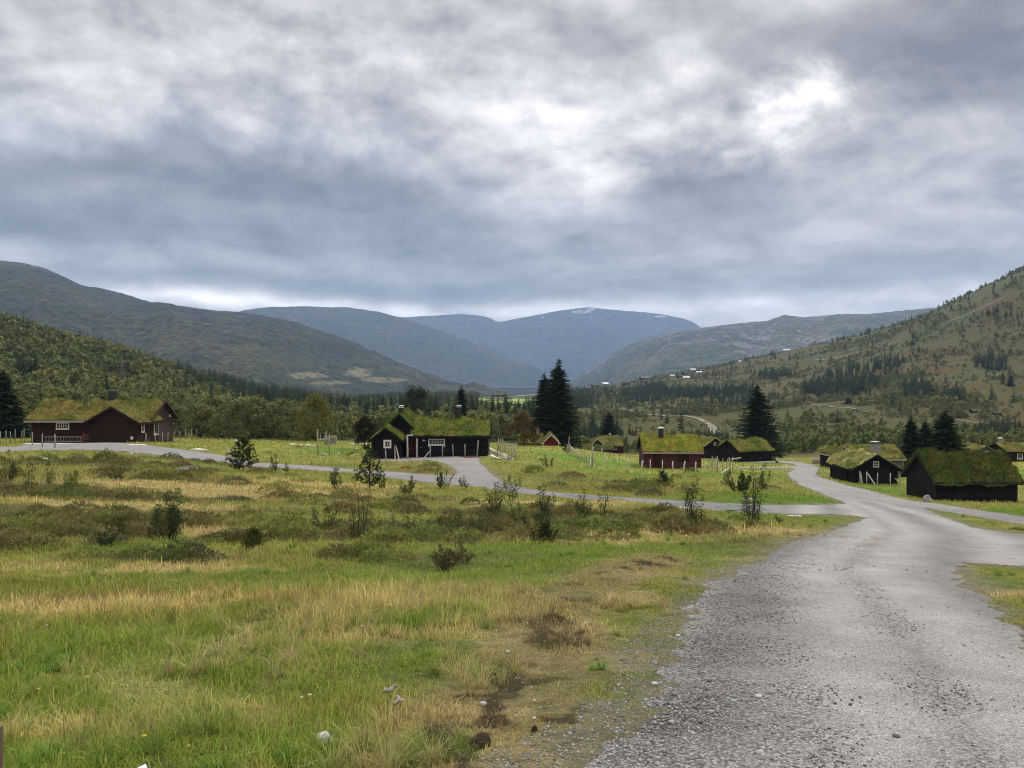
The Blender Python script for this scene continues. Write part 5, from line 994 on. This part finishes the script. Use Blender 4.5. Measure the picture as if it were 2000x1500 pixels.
# near things: post at the edge, bleached wood, pipe end, soil clods
p = spot(-8, 1562); o = MB().box(-.075, -.035, -.05, .05, -.3, 1).build('wooden_post', wood('old_post_wood', (.09, .06, .045), (.17, .12, .09))); o.location = (p.x, p.y, p.z); o.location = (W0(7, 750, 2.6).x, 2.6, -1.62 - .05); o.data.transform(Matrix.Scale(1, 4)); tag(o, 'sawn wooden post just inside the left edge of the picture', 'post')
for v in o.data.vertices: v.co.z = -.3 if v.co.z < 0 else (-(1430 - 750) / F * 2.6 + 1.67)
p = spot(288, 1540); o = MB().tube([(-.16, -.1, .02), (.0, 0, .075)], .022, 14).build('pipe', mat('white_plastic', (.68, .74, .78, 1), .35, .5), None, True); o.location = p; tag(o, 'white plastic pipe end in the grass at the bottom edge', 'pipe')
for i, (px, row, dx_, dz_) in enumerate([(762, 1366, .10, .05), (782, 1372, .05, -.04), (776, 1386, .10, .02)]):
    p = spot(px, row); g = random.Random(i); b = MB(); n = 6
    b.tube([(dx_ * (q / 5 - .5) * 1.0, .02 * math.sin(q * 2 + i), .05 + dz_ * q / 5 + .01 * g.random()) for q in range(6)], [.005, .014, .010, .015, .009, .003], 7); o = b.build('driftwood', M_GREYWOOD, None, True); o.location = p; tag(o, ['upper left bleached wood fragment in the near grass', 'upper right bleached wood fragment in the near grass', 'lower bleached wood fragment in the near grass'][i], 'wood')
M_DIRT = mat('dark_soil', lambda t: (t.mix(t.noise(obj_co(t), 22, 6, .7), (.03, .022, .016), (.09, .066, .046)), (t.noise(obj_co(t), 30, 6, .7), .9, .03)), .95, .1)
rock('dark clod of turned soil in the near grass', 938, 1452, 44, 26, M_DIRT, 71, 'soil_clod', 'soil'); rock('dark crumb of soil just below the large clod', 925, 1462, 26, 14, M_DIRT, 72, 'soil_clod', 'soil'); rock('small dark soil lump left below the large clod', 902, 1468, 9, 7, M_DIRT, 73, 'soil_clod', 'soil'); rock('small dark soil lump on the verge right of the large clod', 1044, 1426, 12, 12, M_DIRT, 74, 'soil_clod', 'soil')
p = spot(1548, 1012); o = MB().bar((-.22, 0, .05), (.22, -.15, .08), .07, .05).build('stick', M_WHITE); o.location = p; tag(o, 'short white stick beside the side road near the fork', 'stick')
rock('grey rock where the side road passes the tallest juniper', 1460, 981, 20, 7, M_STONE, 80); rock('pale stone on the edge of the wet side road', 1340, 995, 12, 5, M_WSTONE, 81); rock('small pale stone left of the crooked juniper', 1330, 994, 8, 4, M_WSTONE, 82)
# puddles on the wet side track
M_PUDDLE = mat('puddle', (.30, .30, .30, 1), .16, .9)  # bright glare on the water is painted into this pale base colour
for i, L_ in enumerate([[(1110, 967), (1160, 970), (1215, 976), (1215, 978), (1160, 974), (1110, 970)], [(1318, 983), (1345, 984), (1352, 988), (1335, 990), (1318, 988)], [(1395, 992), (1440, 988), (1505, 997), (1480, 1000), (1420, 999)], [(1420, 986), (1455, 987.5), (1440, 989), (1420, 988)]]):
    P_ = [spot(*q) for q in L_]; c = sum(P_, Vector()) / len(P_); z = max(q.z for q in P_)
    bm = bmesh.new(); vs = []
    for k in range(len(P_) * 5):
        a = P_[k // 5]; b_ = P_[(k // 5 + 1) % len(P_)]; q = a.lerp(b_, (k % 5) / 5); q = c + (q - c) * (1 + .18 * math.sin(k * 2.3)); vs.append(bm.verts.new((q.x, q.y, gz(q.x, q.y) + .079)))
    bm.faces.new(vs); me = bpy.data.meshes.new('puddle'); bm.to_mesh(me); bm.free(); me.materials.append(M_PUDDLE); o = bpy.data.objects.new('puddle', me); COL.objects.link(o); tag(o, 'shallow puddle with glare painted into its pale colour, on the side road', kind='structure')
# far tracks and fields
M_TRACK = mat('far_gravel', lambda t: t.mix(t.noise(pos(t), .4, 4), (.15, .135, .105), (.27, .24, .19)), .9, .1)
def ribbon(name, label, pts, w_, m):
    P_ = np.array([at(a, b, 130)[:2] for a, b in pts]); s = np.linspace(0, 1, 90); t_ = np.linspace(0, 1, len(P_)); x = np.interp(s, t_, P_[:, 0]); y = np.interp(s, t_, P_[:, 1])
    k = np.array([.25, .5, .25])
    for _ in range(6): x[1:-1] = np.convolve(x, k, 'valid'); y[1:-1] = np.convolve(y, k, 'valid')
    dx_ = np.gradient(x); dy_ = np.gradient(y); l = np.hypot(dx_, dy_); nx = -dy_ / l * w_ / 2; ny = dx_ / l * w_ / 2; V = []
    for a in (-1, -.33, .33, 1): V.append(np.stack([x + nx * a, y + ny * a, look(ZZ, x + nx * a, y + ny * a) + .35], 1))
    V = np.stack(V, 1).reshape(-1, 3); return tag(new_mesh(name, V, Q=grid_faces(90, 4), mat=m), label, kind='structure')
ribbon('track', 'pale gravel track winding across the far bog', [(1120, 786), (1150, 792), (1180, 799), (1215, 804), (1250, 808), (1300, 812), (1345, 816), (1372, 820), (1385, 828), (1393, 840), (1400, 850)], 3.6, M_TRACK)
ribbon('track', 'pale track on the bog at the right edge', [(1868, 820), (1900, 824), (1940, 828), (2000, 832), (2100, 838)], 2.4, M_TRACK)
ribbon('track', 'short pale track by the solitary spruce', [(1575, 795), (1610, 798), (1640, 800), (1680, 803)], 2.2, M_TRACK)
ribbon('track', 'grey lift track slanting over the upper right slope', [(1590, 704), (1630, 698), (1670, 688), (1700, 682), (1760, 666)], 4, M_TRACK)
ribbon('track', 'higher grey lift track on the upper right slope', [(1850, 628), (1880, 616), (1920, 602), (1962, 583)], 2.5, M_TRACK)
ribbon('farm_field', 'vivid green field in the middle of the valley woods', [(936, 787), (975, 783), (1008, 781), (1040, 781)], 130, M_FIELD)
ribbon('quarry', 'pale bare gravel pit left of the tall spruces', [(1008, 772), (1030, 769), (1050, 768)], 75, mat('bare_gravel', lambda t: t.mix(t.noise(pos(t), .1, 4), (.26, .24, .21), (.42, .39, .35)), .9, .1))
# ------------------------------------------------------------------ woods
G0 = np.random.default_rng(5)
def canon(d): V, Q, c = d[:3]; return (V, None, Q, c) if Q.shape[1] == 4 else (V, Q, None, c)
def tmodel(h, d, tr): return join([canon(d), trunk_geo(h, tr)])
BM = [tmodel(6.5, birch_data(6.5, 200 + i, 420, .30 + .04 * i % .1, .06, (.155, .168, .070), .62, 15), .016) for i in range(4)]
SM = [tmodel(10, spruce_data(10, 1.9 + .3 * i, 300 + i, 6, 1.15, 1.15, c=(.040, .060, .032), low=.03), .018) for i in range(3)]
HM = [canon(birch_data(1.3, 400 + i, 130, .75, -.05, (.11, .12, .05), .26, 9)) for i in range(2)]
def region(px, row, px0, px1, r0, r1, s=12): return sstep(px0 - s, px0 + s, px) * sstep(px1 + s, px1 - s, px) * sstep(r0 - s * .4, r0 + s * .4, row) * sstep(r1 + s * .4, r1 - s * .4, row)
def cand(n, u0, u1, Y0, Y1, sd):
    g = np.random.default_rng(sd); u = g.uniform(u0, u1, n); Y = np.sqrt(g.uniform(Y0 ** 2, Y1 ** 2, n)); px = 1000 + F * u; row = 750 - F * coarse(u, np.log(Y)); return g, u, Y, px, row
DARK = [(1655, 748, 66, 22), (1600, 760, 40, 12), (1745, 718, 28, 16), (1700, 722, 45, 9), (1790, 768, 36, 15), (1930, 704, 34, 15), (1175, 850, 70, 9), (1280, 768, 28, 16), (1250, 775, 16, 14), (1420, 772, 60, 10), (1340, 770, 40, 8), (1515, 733, 40, 9), (1860, 782, 22, 10), (1970, 852, 60, 12), (1900, 858, 40, 8), (1120, 790, 40, 12), (1690, 650, 12, 4), (1576, 668, 8, 4), (1960, 620, 40, 8), (1380, 862, 60, 6)]
def wood_density(px, row, X, Y):
    """(birch, spruce, bush) likelihood per candidate"""
    n1 = fbm(X, Y, 55, 4, 501); n2 = fbm(X, Y, 18, 3, 502); left = sstep(655, 600, px); right = sstep(1070, 1130, px); mid = (1 - left) * (1 - right)
    start = np.where(px < 660, 112, np.where(px < 1140, 138, 158)); on = sstep(0, 25, Y - start)
    bi = left * sstep(-.42, -.15, n1 + n2); sp = left * (.03 + .9 * sstep(330, 380, px) * sstep(300, 420, Y) * sstep(.1, -.1, n2 * .3 - .1 + 0 * px) + .5 * sstep(420, 520, px) * sstep(200, 330, Y))
    bi = bi * (1 - np.clip(sp, 0, .85))
    sp = sp + mid * sstep(-.2, .15, n1 + .9 * (sstep(190, 300, Y) - .5)) * .55; bi = bi + mid * (.65 + .5 * sstep(.15, -.15, n1)) * sstep(-.35, 0, n2 + .1)
    near = sstep(235, 195, Y); up = sstep(760, 720, row); midr = (1 - near) * (1 - up); cov = sstep(.0, .10, n1 + .35 * n2 + .05 * sstep(1500, 1250, px))
    bi = bi + right * (near * sstep(-.3, 0, n2 + .1) * .9 + up * (.02 + cov) * .9 + midr * sstep(.06, .2, n1 + .5 * n2 + .10 * region(px, row, 1150, 1580, 760, 802)) * .75 + midr * .008); sp = sp + right * (near * .12 + up * .02 + midr * .01 + .25 * region(px, row, 1130, 1470, 764, 790))
    bu = right * (midr * (.05 + .6 * sstep(.0, .2, n1 + .6 * n2)) + .8 * up * (.03 + cov)) + left * .15 + mid * .1
    clear = np.maximum(region(px, row, 1130, 1230, 812, 836, 6), np.maximum(np.maximum(region(px, row, 934, 1055, 764, 800, 4), region(px, row, 945, 1030, 790, 816, 4)), np.maximum(region(px, row, 1190, 1240, 748, 758, 5), region(px, row, 1880, 1960, 800, 816, 5))))
    clear = np.maximum(clear, region(px, row, 1300, 1390, 818, 838, 4) * .8)
    for ex, ey, rx, ry in [(1835, 652, 22, 10), (1650, 688, 40, 9), (1880, 715, 28, 20), (1760, 760, 30, 12), (1690, 812, 110, 16), (1950, 775, 60, 10), (1960, 800, 60, 14), (1480, 828, 140, 12)]: clear = np.maximum(clear, np.exp(-((px - ex) / rx) ** 2 - ((row - ey) / ry) ** 2) * 1.2)
    clear = np.clip(clear, 0, 1); bi = bi * (1 - clear); sp = sp * (1 - clear)
    for ex, ey, rx, ry in DARK:
        k = sstep(.30, .55, np.exp(-((px - ex) / rx) ** 2 - ((row - ey) / ry) ** 2)); sp = sp * (1 - k) + k * 1.0; bi = bi * (1 - k * .9)
    return bi * on, sp * on, bu * on
rows = []
for n, u0, u1, Y0, Y1, sd in [(5200, -.86, -.22, 108, 520, 1), (3000, -.86, -.22, 520, 700, 4), (26000, -.30, .09, 130, 1500, 2), (15000, .06, .86, 150, 620, 3), (24000, .06, .86, 620, 1500, 5)]:
    g, u, Y, px, row = cand(n, u0, u1, Y0, Y1, sd); X = u * Y; bi, sp, bu = wood_density(px, row, X, Y); r_ = g.random(n) * 1.0
    big = 1.0; kind = np.full(n, -1); tot_ = bi + sp + bu; sc_ = np.maximum(1, tot_); kind = np.where(r_ < sp / sc_, 1, np.where(r_ < (sp + bi) / sc_, 0, np.where(r_ < (sp + bi + bu) / sc_, 2, -1)))
    k = kind >= 0; rows.append(np.stack([X[k], Y[k], kind[k], g.random(k.sum()), g.random(k.sum()), fbm(X[k], Y[k], 30, 3, 555)], 1))
TR = np.concatenate(rows); tx, ty, tk, ta, tb, tn_ = TR.T; tz = look(ZZ, tx, ty)
# keep bog tracks clear
for o in [o for o in bpy.data.objects if o.name.startswith(('track', 'farm_field', 'quarry'))]:
    co = np.empty(len(o.data.vertices) * 3); o.data.vertices.foreach_get('co', co); co = co.reshape(-1, 3)
    if co[:, 1].min() > 3000: continue
    c = co.reshape(-1, 4, 3)[::3, 1:3].mean(1); wd = np.linalg.norm(co[0, :2] - co[3, :2]) / 2 + 5
    d = np.min((tx[:, None] - c[:, 0]) ** 2 + (ty[:, None] - c[:, 1]) ** 2, 1) > max(wd, 9) ** 2; tx, ty, tk, ta, tb, tn_, tz = [a[d] for a in (tx, ty, tk, ta, tb, tn_, tz)]
for (px, row, *_r) in HL:
    p = at(px, row, 150); d = (tx - p[0]) ** 2 + (ty - p[1]) ** 2 > (9 * max(1, p[1] / 700)) ** 2; d &= ~((np.abs(tx / ty - p[0] / p[1]) < 7 / F) & (ty < p[1]) & (ty > p[1] * .93)); tx, ty, tk, ta, tb, tn_, tz = [a[d] for a in (tx, ty, tk, ta, tb, tn_, tz)]
inv = (np.abs(tx / ty) < .72)
fr_ = (tx / ty > .07) & (ty > 300) & (tk == 0) & (np.modf(ta * 77.7)[0] < .62); tk = np.where(fr_, 2, tk)
leftm = tx / ty < -.2
def tints(k, a, n, y):
    t = np.ones((len(a), 3)); t *= ((.90 + .34 * a) * np.where(k == 2, 1.2, 1) * 1.08)[:, None]; warm = sstep(-.2, .3, n)[:, None]
    t = t * np.where(leftm[:, None], 1.1, 1.14)
    return t * (np.where(k[:, None] == 0, (1 - warm) * np.array((.85, .95, .85)) + warm * np.array((1.06, .98, .86)), 1.0))
tint = tints(tk, ta, tn_, ty)
scale = np.where(tk == 1, .62 + .75 * tb, .62 + .6 * tb) * np.where((ty > 600) & (tx > 0), 1.05, 1)
scale = np.where((tx / ty > .06) & (tk == 0), scale * .72, scale); scale = np.where((tx / ty > .06) & (tk == 1), scale * .85, scale); scale = np.where((tx / ty > .06) & (tk == 2), scale * 1.5, scale)
rb = (tx / ty > .07) & (ty < 300); scale = np.where(rb, scale * np.where(tk == 1, .62, .72), scale); scale = np.where((tx / ty > -.25) & (tx / ty <= .07) & (ty < 260), scale * .78, scale); ctr = rb & (tx / ty < .31); scale = np.where(ctr, scale * .75, scale)
drop_ = ctr & (G0.random(len(tx)) < .55) & (tk != 1)
kk = ~drop_; tx, ty, tk, ta, tb, tn_, tz, inv, tint, scale = [a[kk] for a in (tx, ty, tk, ta, tb, tn_, tz, inv, tint, scale)]
# the nearest of each kind are trees of their own
def singles(kind, nmax, models, name, cat, lab, grp):
    global keep_
    idx = np.nonzero((tk == kind) & inv & keep_)[0]; idx = idx[np.argsort(ty[idx] / scale[idx])][:nmax]; protos = []
    for i, (V, T, Q, c) in enumerate(models):
        o = empty(name, (0, 0, 0)); tag(o, lab, cat, grp); nt_ = 15; V1, c1 = V[:-nt_], c[:-nt_]; nq = 10
        new_mesh('crown', V1, None, Q[:-nq], M_LEAF, c1, o); new_mesh('trunk', V[-nt_:], None, Q[-nq:] - len(V1), M_BIRCHBARK if kind == 0 else M_BARK, None, o); protos.append(o)
    used = [False] * len(protos)
    for i in idx:
        m = int(i) % len(protos); s = float(scale[i]); sz = (s * (1 + .25 * (ta[i] - .5)), s * (1 + .25 * (ta[i] - .5)), s)
        if not used[m]: o = protos[m]; used[m] = True; o.location = (tx[i], ty[i], tz[i]); o.rotation_euler = (0, 0, 6.28 * ta[i]); o.scale = sz
        else: o = copy_thing(protos[m], (tx[i], ty[i], tz[i]), 6.28 * ta[i], sz)
        lr = 'left' if tx[i] < -.25 * ty[i] else ('middle' if tx[i] < .06 * ty[i] else 'right')
        o['group'] = grp + {'left': ' behind the long red cabin', 'middle': ' behind the black cabin', 'right': ' behind the right-hand cabins'}[lr]; o['label'] = lab + {'left': ' on the slope behind the long dark red cabin', 'middle': ' in the hollow behind the rambling black cabin', 'right': ' in the belt behind the right-hand cabins'}[lr]
    keep_[idx] = False
keep_ = np.ones(len(tx), bool)
BM_N = [tmodel(6.5, birch_data(6.5, 220 + i, 1500, .31 + .03 * i, .06, (.155, .168, .070), .30, 24), .016) for i in range(5)]
SM_N = [tmodel(10, spruce_data(10, 1.8 + .3 * i, 320 + i, 8, 1.7, .75, c=(.040, .060, .032), low=.03), .018) for i in range(3)]
singles(0, 260, BM_N, 'birch_tree', 'birch', 'olive green birch', 'birches'); singles(1, 120, SM_N, 'spruce_tree', 'spruce', 'dark pointed spruce', 'spruces')
k = keep_; tid = np.where(tk == 0, (tb * 997).astype(int) % 4, np.where(tk == 1, 4 + (tb * 997).astype(int) % 3, 7 + (tb * 997).astype(int) % 2))
sc3 = scale[:, None] * np.stack([1 + .4 * (ta - .5), 1 + .4 * (ta - .5), np.ones(len(ta))], 1)
scatter('forest', BM + SM + HM, np.stack([tx, ty, tz], 1)[k], tid[k], (ta * 6.28)[k], sc3[k], tint[k], M_LEAFI, 'stuff', 'birch and spruce woods covering the valley and the slopes')
print('trees', len(tx), k.sum())

# ------------------------------------------------------------------ grass, heather, pebbles
G = np.random.default_rng(99)
def samp(n, Y0, Y1, um=.8):
    u = G.uniform(-um, um, n); Y = np.exp(G.uniform(math.log(Y0), math.log(Y1), n)); return u * Y, Y
FOOT = [(-47.6, -35.8, 72.4, 80.2), (-13.7, -2.3, 73.9, 83.6), (16, 23, 91.5, 97.5), (35.1, 39.6, 77.9, 83.8), (33.4, 40.1, 59.9, 64.4), (39.8, 45.5, 87.9, 92.6), (42.3, 47.3, 96.9, 104.3)]
def blades(n, Y0, Y1, hfun, wfun, tall=0., gaps=.0, name='grass', label='', segs=2):
    x, y = samp(n, Y0, Y1); rm = look(RM, x, y); ok = (rm < G.normal(-.02, .10, n) + .22 * (fbm(x, y, .35, 3, 700) > .12)) | (y > 148)
    for a, b, c, d in FOOT: ok &= ~((x > a) & (x < b) & (y > c) & (y < d))
    x, y = x[ok], y[ok]; col = gcol(x, y); cl = fbm(x, y, .5 + 0 * x, 3, 701) if 0 else fbm(x, y, .45, 3, 701); edge = sstep(-1.2, -.1, look(RM, x, y)) * (y < 60)
    dt = dseg(x, y, TRACK, False); bare = sstep(.7, .1, dt + fbm(x, y, .5, 3, 702)) * .75
    green = col[:, 1] / col.sum(1)
    dens = np.clip(.5 + 2.2 * cl + .35 - .4 * edge - bare * .35, .05, 1); k = G.random(len(x)) < dens; x, y, col, cl, edge, dt = [a[k] for a in (x, y, col, cl, edge, dt)]
    m = len(x); h = hfun(y) * G.gamma(4, .25, m) * (.75 + 1.1 * np.clip(cl + .25, 0, .8)) * (1 - .65 * edge) * (1 - .5 * sstep(.9, .2, dt)); strawy = sstep(.30, .42, (col[:, 0] / col.sum(1)) - .08)
    h = h * (1 + .4 * strawy + .5 * sstep(2.2, .9, np.abs(x - at(750, 1200)[0])) * (np.abs(y - at(750, 1200)[1]) < .8)); z = look(ZZ, x, y)
    az = G.uniform(0, 6.28, m) ; lean = np.abs(G.normal(.35, .35, m)) + .1 + .5 * (G.random(m) < .12); w_ = wfun(y) * G.uniform(.6, 1.3, m)
    dr = np.stack([np.cos(az), np.sin(az), 0 * az], 1); sd = np.stack([-np.sin(az + G.normal(0, .6, m)), np.cos(az), 0 * az], 1); sd /= np.linalg.norm(sd, axis=1)[:, None]; B0 = np.stack([x, y, z - .01], 1); up = np.array((0, 0, 1.))
    h_ = h[:, None]; l_ = lean[:, None]; P1 = B0 + up * h_ * .55 + dr * h_ * l_ * .25; P2 = B0 + up * h_ * (1 - .25 * l_ ** 2).clip(.3) + dr * h_ * l_ * .95; W_ = w_[:, None] * sd
    V = np.stack([B0 - W_, B0 + W_, P1 - W_ * .75, P1 + W_ * .75, P2], 1).reshape(-1, 3); i5 = np.arange(m)[:, None] * 5
    T = np.concatenate([i5 + np.array((0, 1, 3)), i5 + np.array((0, 3, 2)), i5 + np.array((2, 3, 4))], 0)
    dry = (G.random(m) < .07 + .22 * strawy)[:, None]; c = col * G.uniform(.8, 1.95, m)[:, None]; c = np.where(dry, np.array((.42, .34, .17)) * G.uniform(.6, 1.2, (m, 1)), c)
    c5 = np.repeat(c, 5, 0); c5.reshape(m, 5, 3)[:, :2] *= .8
    return V, T, c5
parts = []; o = 0
for a in [(200000, 2.2, 8, lambda y: .016 + .001 * y, lambda y: .0020 + .0004 * y), (260000, 2.2, 9, lambda y: .028 + .0045 * y, lambda y: .0016 + .00035 * y), (330000, 7, 40, lambda y: .036 + .0009 * y, lambda y: .0012 + .00040 * y), (190000, 35, 125, lambda y: .07 + .0006 * y, lambda y: .001 + .00042 * y)]:
    V, T, c = blades(*a); parts.append((V, T + o, c)); o += len(V)
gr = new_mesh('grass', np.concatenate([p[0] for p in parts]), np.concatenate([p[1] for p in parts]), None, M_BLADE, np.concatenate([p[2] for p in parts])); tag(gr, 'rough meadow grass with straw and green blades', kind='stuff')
# long arching tufts close by
def tuft(n, L, sd, c, wd=.0028, spread=.06):
    g = np.random.default_rng(sd); V = []; T = []; C_ = []
    for i in range(n):
        a = g.uniform(0, 6.28); l = L * g.uniform(.5, 1.15); le = g.uniform(.15, 1.25); d = np.array((math.cos(a), math.sin(a), 0)); s = np.array((-d[1], d[0], 0)) * wd; b = d * g.uniform(0, spread); o = len(V) 
        for j, q in enumerate((0, .33, .66, 1)):
            p = b + d * l * le * q ** 1.7 * .8 + np.array((0, 0, l * (q - .42 * le * q ** 2.4) * .9)); k = (1, .8, .5, 0)[j]
            V += [p - s * k, p + s * k] if j < 3 else [p]
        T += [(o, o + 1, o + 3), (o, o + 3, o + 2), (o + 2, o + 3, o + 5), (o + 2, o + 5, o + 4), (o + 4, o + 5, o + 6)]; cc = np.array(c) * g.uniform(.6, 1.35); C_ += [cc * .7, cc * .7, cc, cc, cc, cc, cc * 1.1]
    return np.array(V), np.array(T), None, np.array(C_)
TM = [tuft(46, .30, 1, (.36, .31, .14)), tuft(60, .24, 2, (.17, .22, .055)), tuft(36, .34, 3, (.30, .27, .11)), tuft(70, .18, 4, (.10, .19, .03)), tuft(50, .22, 5, (.42, .33, .16))]
x, y = samp(5200, 2.3, 34, .78); c_ = gcol(x, y); cl = fbm(x, y, 1.1, 3, 801); strw = c_[:, 0] / c_.sum(1); ok = (look(RM, x, y) < -.35) & (G.random(len(x)) < np.clip(.06 + .9 * cl + 1.2 * (strw - .45), .01, 1)) & (dseg(x, y, TRACK, False) > .45)
x, y, strw = x[ok], y[ok], strw[ok]; tid = np.where(strw > .47, G.choice([0, 2, 4], len(x)), G.choice([1, 3, 3, 3], len(x)))
for (px, row, n_, rx, ry, ks) in [(740, 1200, 120, 1.5, .55, (4, 0)), (880, 1165, 50, .8, .5, (4, 0, 2)), (1235, 1180, 22, .28, .22, (4, 0)), (760, 1490, 12, .25, .15, (2, 1)), (430, 1040, 60, 1.2, .8, (4,)), (920, 1320, 12, .2, .3, (2, 1)), (260, 1450, 9, .5, .25, (2, 1)), (820, 1460, 9, .2, .25, (2, 1)), (1330, 1038, 70, 3, .9, (4, 0)), (480, 1300, 30, .8, .5, (0, 2)), (620, 1230, 40, .7, .4, (4, 1))]:
    p = at(px, row); x = np.concatenate([x, p[0] + G.normal(0, .6, n_) * rx]); y = np.concatenate([y, p[1] + G.normal(0, .6, n_) * ry]); tid = np.concatenate([tid, G.choice(ks, n_)])
n_ = len(x); s_ = G.uniform(.45, .9, n_) * (1 + np.clip((y - 8) * .02, 0, .5)); tn2 = np.repeat(G.uniform(1.0, 1.6, (n_, 1)), 3, 1)
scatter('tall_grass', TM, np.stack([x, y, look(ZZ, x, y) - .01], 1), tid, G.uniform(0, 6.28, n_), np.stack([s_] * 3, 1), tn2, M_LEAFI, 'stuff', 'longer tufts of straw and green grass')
# a few small flowers
def flower(c, sd):
    g = np.random.default_rng(sd); V = []; T = []
    for k in range(6): a = k * 1.047; V += [(0, 0, .10), (math.cos(a) * .009, math.sin(a) * .009, .104), (math.cos(a + .8) * .009, math.sin(a + .8) * .009, .104)]; T.append((3 * k, 3 * k + 1, 3 * k + 2))
    V += [(-.001, 0, 0), (.001, 0, 0), (0, 0, .10)]; T.append((18, 19, 20)); C_ = np.tile(c, (21, 1)); C_[18:] = (.1, .16, .03); return np.array(V), np.array(T), None, C_
x, y = samp(80, 2.8, 12, .7); ok = look(RM, x, y) < -.3; x, y = x[ok], y[ok]; n_ = len(x)
scatter('wildflowers', [flower((.8, .62, .03), 1), flower((.8, .8, .76), 2)], np.stack([x, y, look(ZZ, x, y)], 1), (G.random(n_) < .35).astype(int), G.uniform(0, 6.28, n_), np.stack([G.uniform(.6, 1.2, n_)] * 3, 1), np.ones((n_, 3)), M_LEAFI, 'stuff', 'tiny yellow and white flowers in the grass')
# heather and crowberry cushions
def cushion(sd, c, n=260, r=.32, h=.2, leaf=.035):
    g = np.random.default_rng(sd); a = g.uniform(0, 6.28, n); q = np.sqrt(g.random(n)); C_ = np.stack([r * q * np.cos(a), r * q * np.sin(a), h * (1 - q ** 2) * g.uniform(.5, 1.15, n) + .01], 1)
    d = np.stack([np.cos(a) * q, np.sin(a) * q, 0 * a + .9], 1); v, t, cc = needles(C_, d, 3, leaf * 2, leaf * .18, np.array(c) * g.uniform(.6, 1.4, (n, 1)), g, .5); return v, t, None, cc
KM = [cushion(1, (.20, .18, .07)), cushion(2, (.14, .18, .055)), cushion(3, (.21, .17, .075)), cushion(4, (.20, .23, .06), h=.28), cushion(5, (.14, .14, .07))]
x, y = samp(9000, 5.5, 95, .8); n1 = fbm(x, y, 4, 4, 901); hb = np.zeros(len(x))
for b in BW['heath'] + BW['rust']: hb = np.maximum(hb, gblob(*b, x, y))
ok = (look(RM, x, y) < -.6) & (G.random(len(x)) < np.clip(-.10 + .8 * n1 + .5 * hb - .35 * sstep(13, 8, y), 0, 1)) & ~((x > 3) & (y < 15) & (hb < .2)); lb_ = np.zeros(len(x))
for b in BW['lush']: lb_ = np.maximum(lb_, gblob(*b, x, y))
ok &= lb_ < .4
for a, b, c, d in FOOT: ok &= ~((x > a - 1.5) & (x < b + 1.5) & (y > c - 2.5) & (y < d))
x, y = x[ok], y[ok]; n_ = len(x); s_ = G.uniform(.5, 1.3, n_) * (1 + np.clip((y - 10) * .02, 0, 1.0))
scatter('heather', KM, np.stack([x, y, look(ZZ, x, y) - .02], 1), G.integers(0, 5, n_), G.uniform(0, 6.28, n_), np.stack([s_ * 1.3, s_ * 1.1, s_ * G.uniform(.5, 1.2, n_)], 1), np.repeat(G.uniform(.7, 1.3, (n_, 1)), 3, 1), M_LEAFI, 'stuff', 'dark cushions of heather and crowberry')
# loose gravel stones
def peb(sd):
    bm = bmesh.new(); bmesh.ops.create_icosphere(bm, subdivisions=1, radius=1); g = random.Random(sd); V = np.array([tuple(v.co * g.uniform(.7, 1.2)) for v in bm.verts]) * (1, .8, .6); T = np.array([[v.index for v in f.verts] for f in bm.faces]); bm.free(); return V, T, None, np.ones((len(V), 3))
PM = [peb(i) for i in range(4)]
def m_peb(t): return t.mix(1, attr(t, 'tint', 'INSTANCER').outputs[0], t.maprange(t.noise(pos(t), 150, 3), .3, .7, .8, 1.2), 'MULTIPLY')
M_PEB = mat('pebbles', m_peb, .85, .3)
x, y = samp(150000, 2.5, 22, .78); rm = look(RM, x, y); ng = np.full(XX.shape, 0.); ng[:jr] = coarse_; co = look(ng, x, y)
keep = ((rm > -.35) & (G.random(len(x)) < np.clip(.06 + 1.1 * (co - .1), 0, 1) * np.where(rm < 0, .5, 1) * sstep(22, 9, y))) | ((rm > -1.1) & (rm < 0) & (G.random(len(x)) < .05))
x, y = x[keep], y[keep]; n_ = len(x); s_ = .0055 * G.lognormal(0, .38, n_) * (1 + .03 * np.clip(y - 5, 0, 12)); g_ = G.beta(1.6, 2.4, n_)[:, None] * .46 + .07; tn3 = g_ * np.array((1, .97, .93)) * (1 + G.normal(0, .03, (n_, 3)))
x2, y2 = samp(110, 3, 14, .7); k2 = (look(RM, x2, y2) > -1.3) & (look(RM, x2, y2) < .6); x2, y2 = x2[k2], y2[k2]; x = np.concatenate([x, x2]); y = np.concatenate([y, y2]); s_ = np.concatenate([s_, G.uniform(.012, .028, len(x2))]); tn3 = np.concatenate([tn3, np.repeat(G.uniform(.3, .6, (len(x2), 1)), 3, 1)]); n_ = len(x)
onroad = look(RM, x, y) > 0
zz3 = look(ZZ, x, y) + np.where(onroad, -.012 + .085 * sstep(-.05, .35, look(RD * 0 + RM, x, y)), .0) + s_ * .2
scatter('gravel', PM, np.stack([x, y, zz3], 1), G.integers(0, 4, n_), G.uniform(0, 6.28, n_), np.stack([s_] * 3, 1), tn3, M_PEB, 'stuff', 'loose pale and dark stones along the gravel road')
print('pebbles', n_)
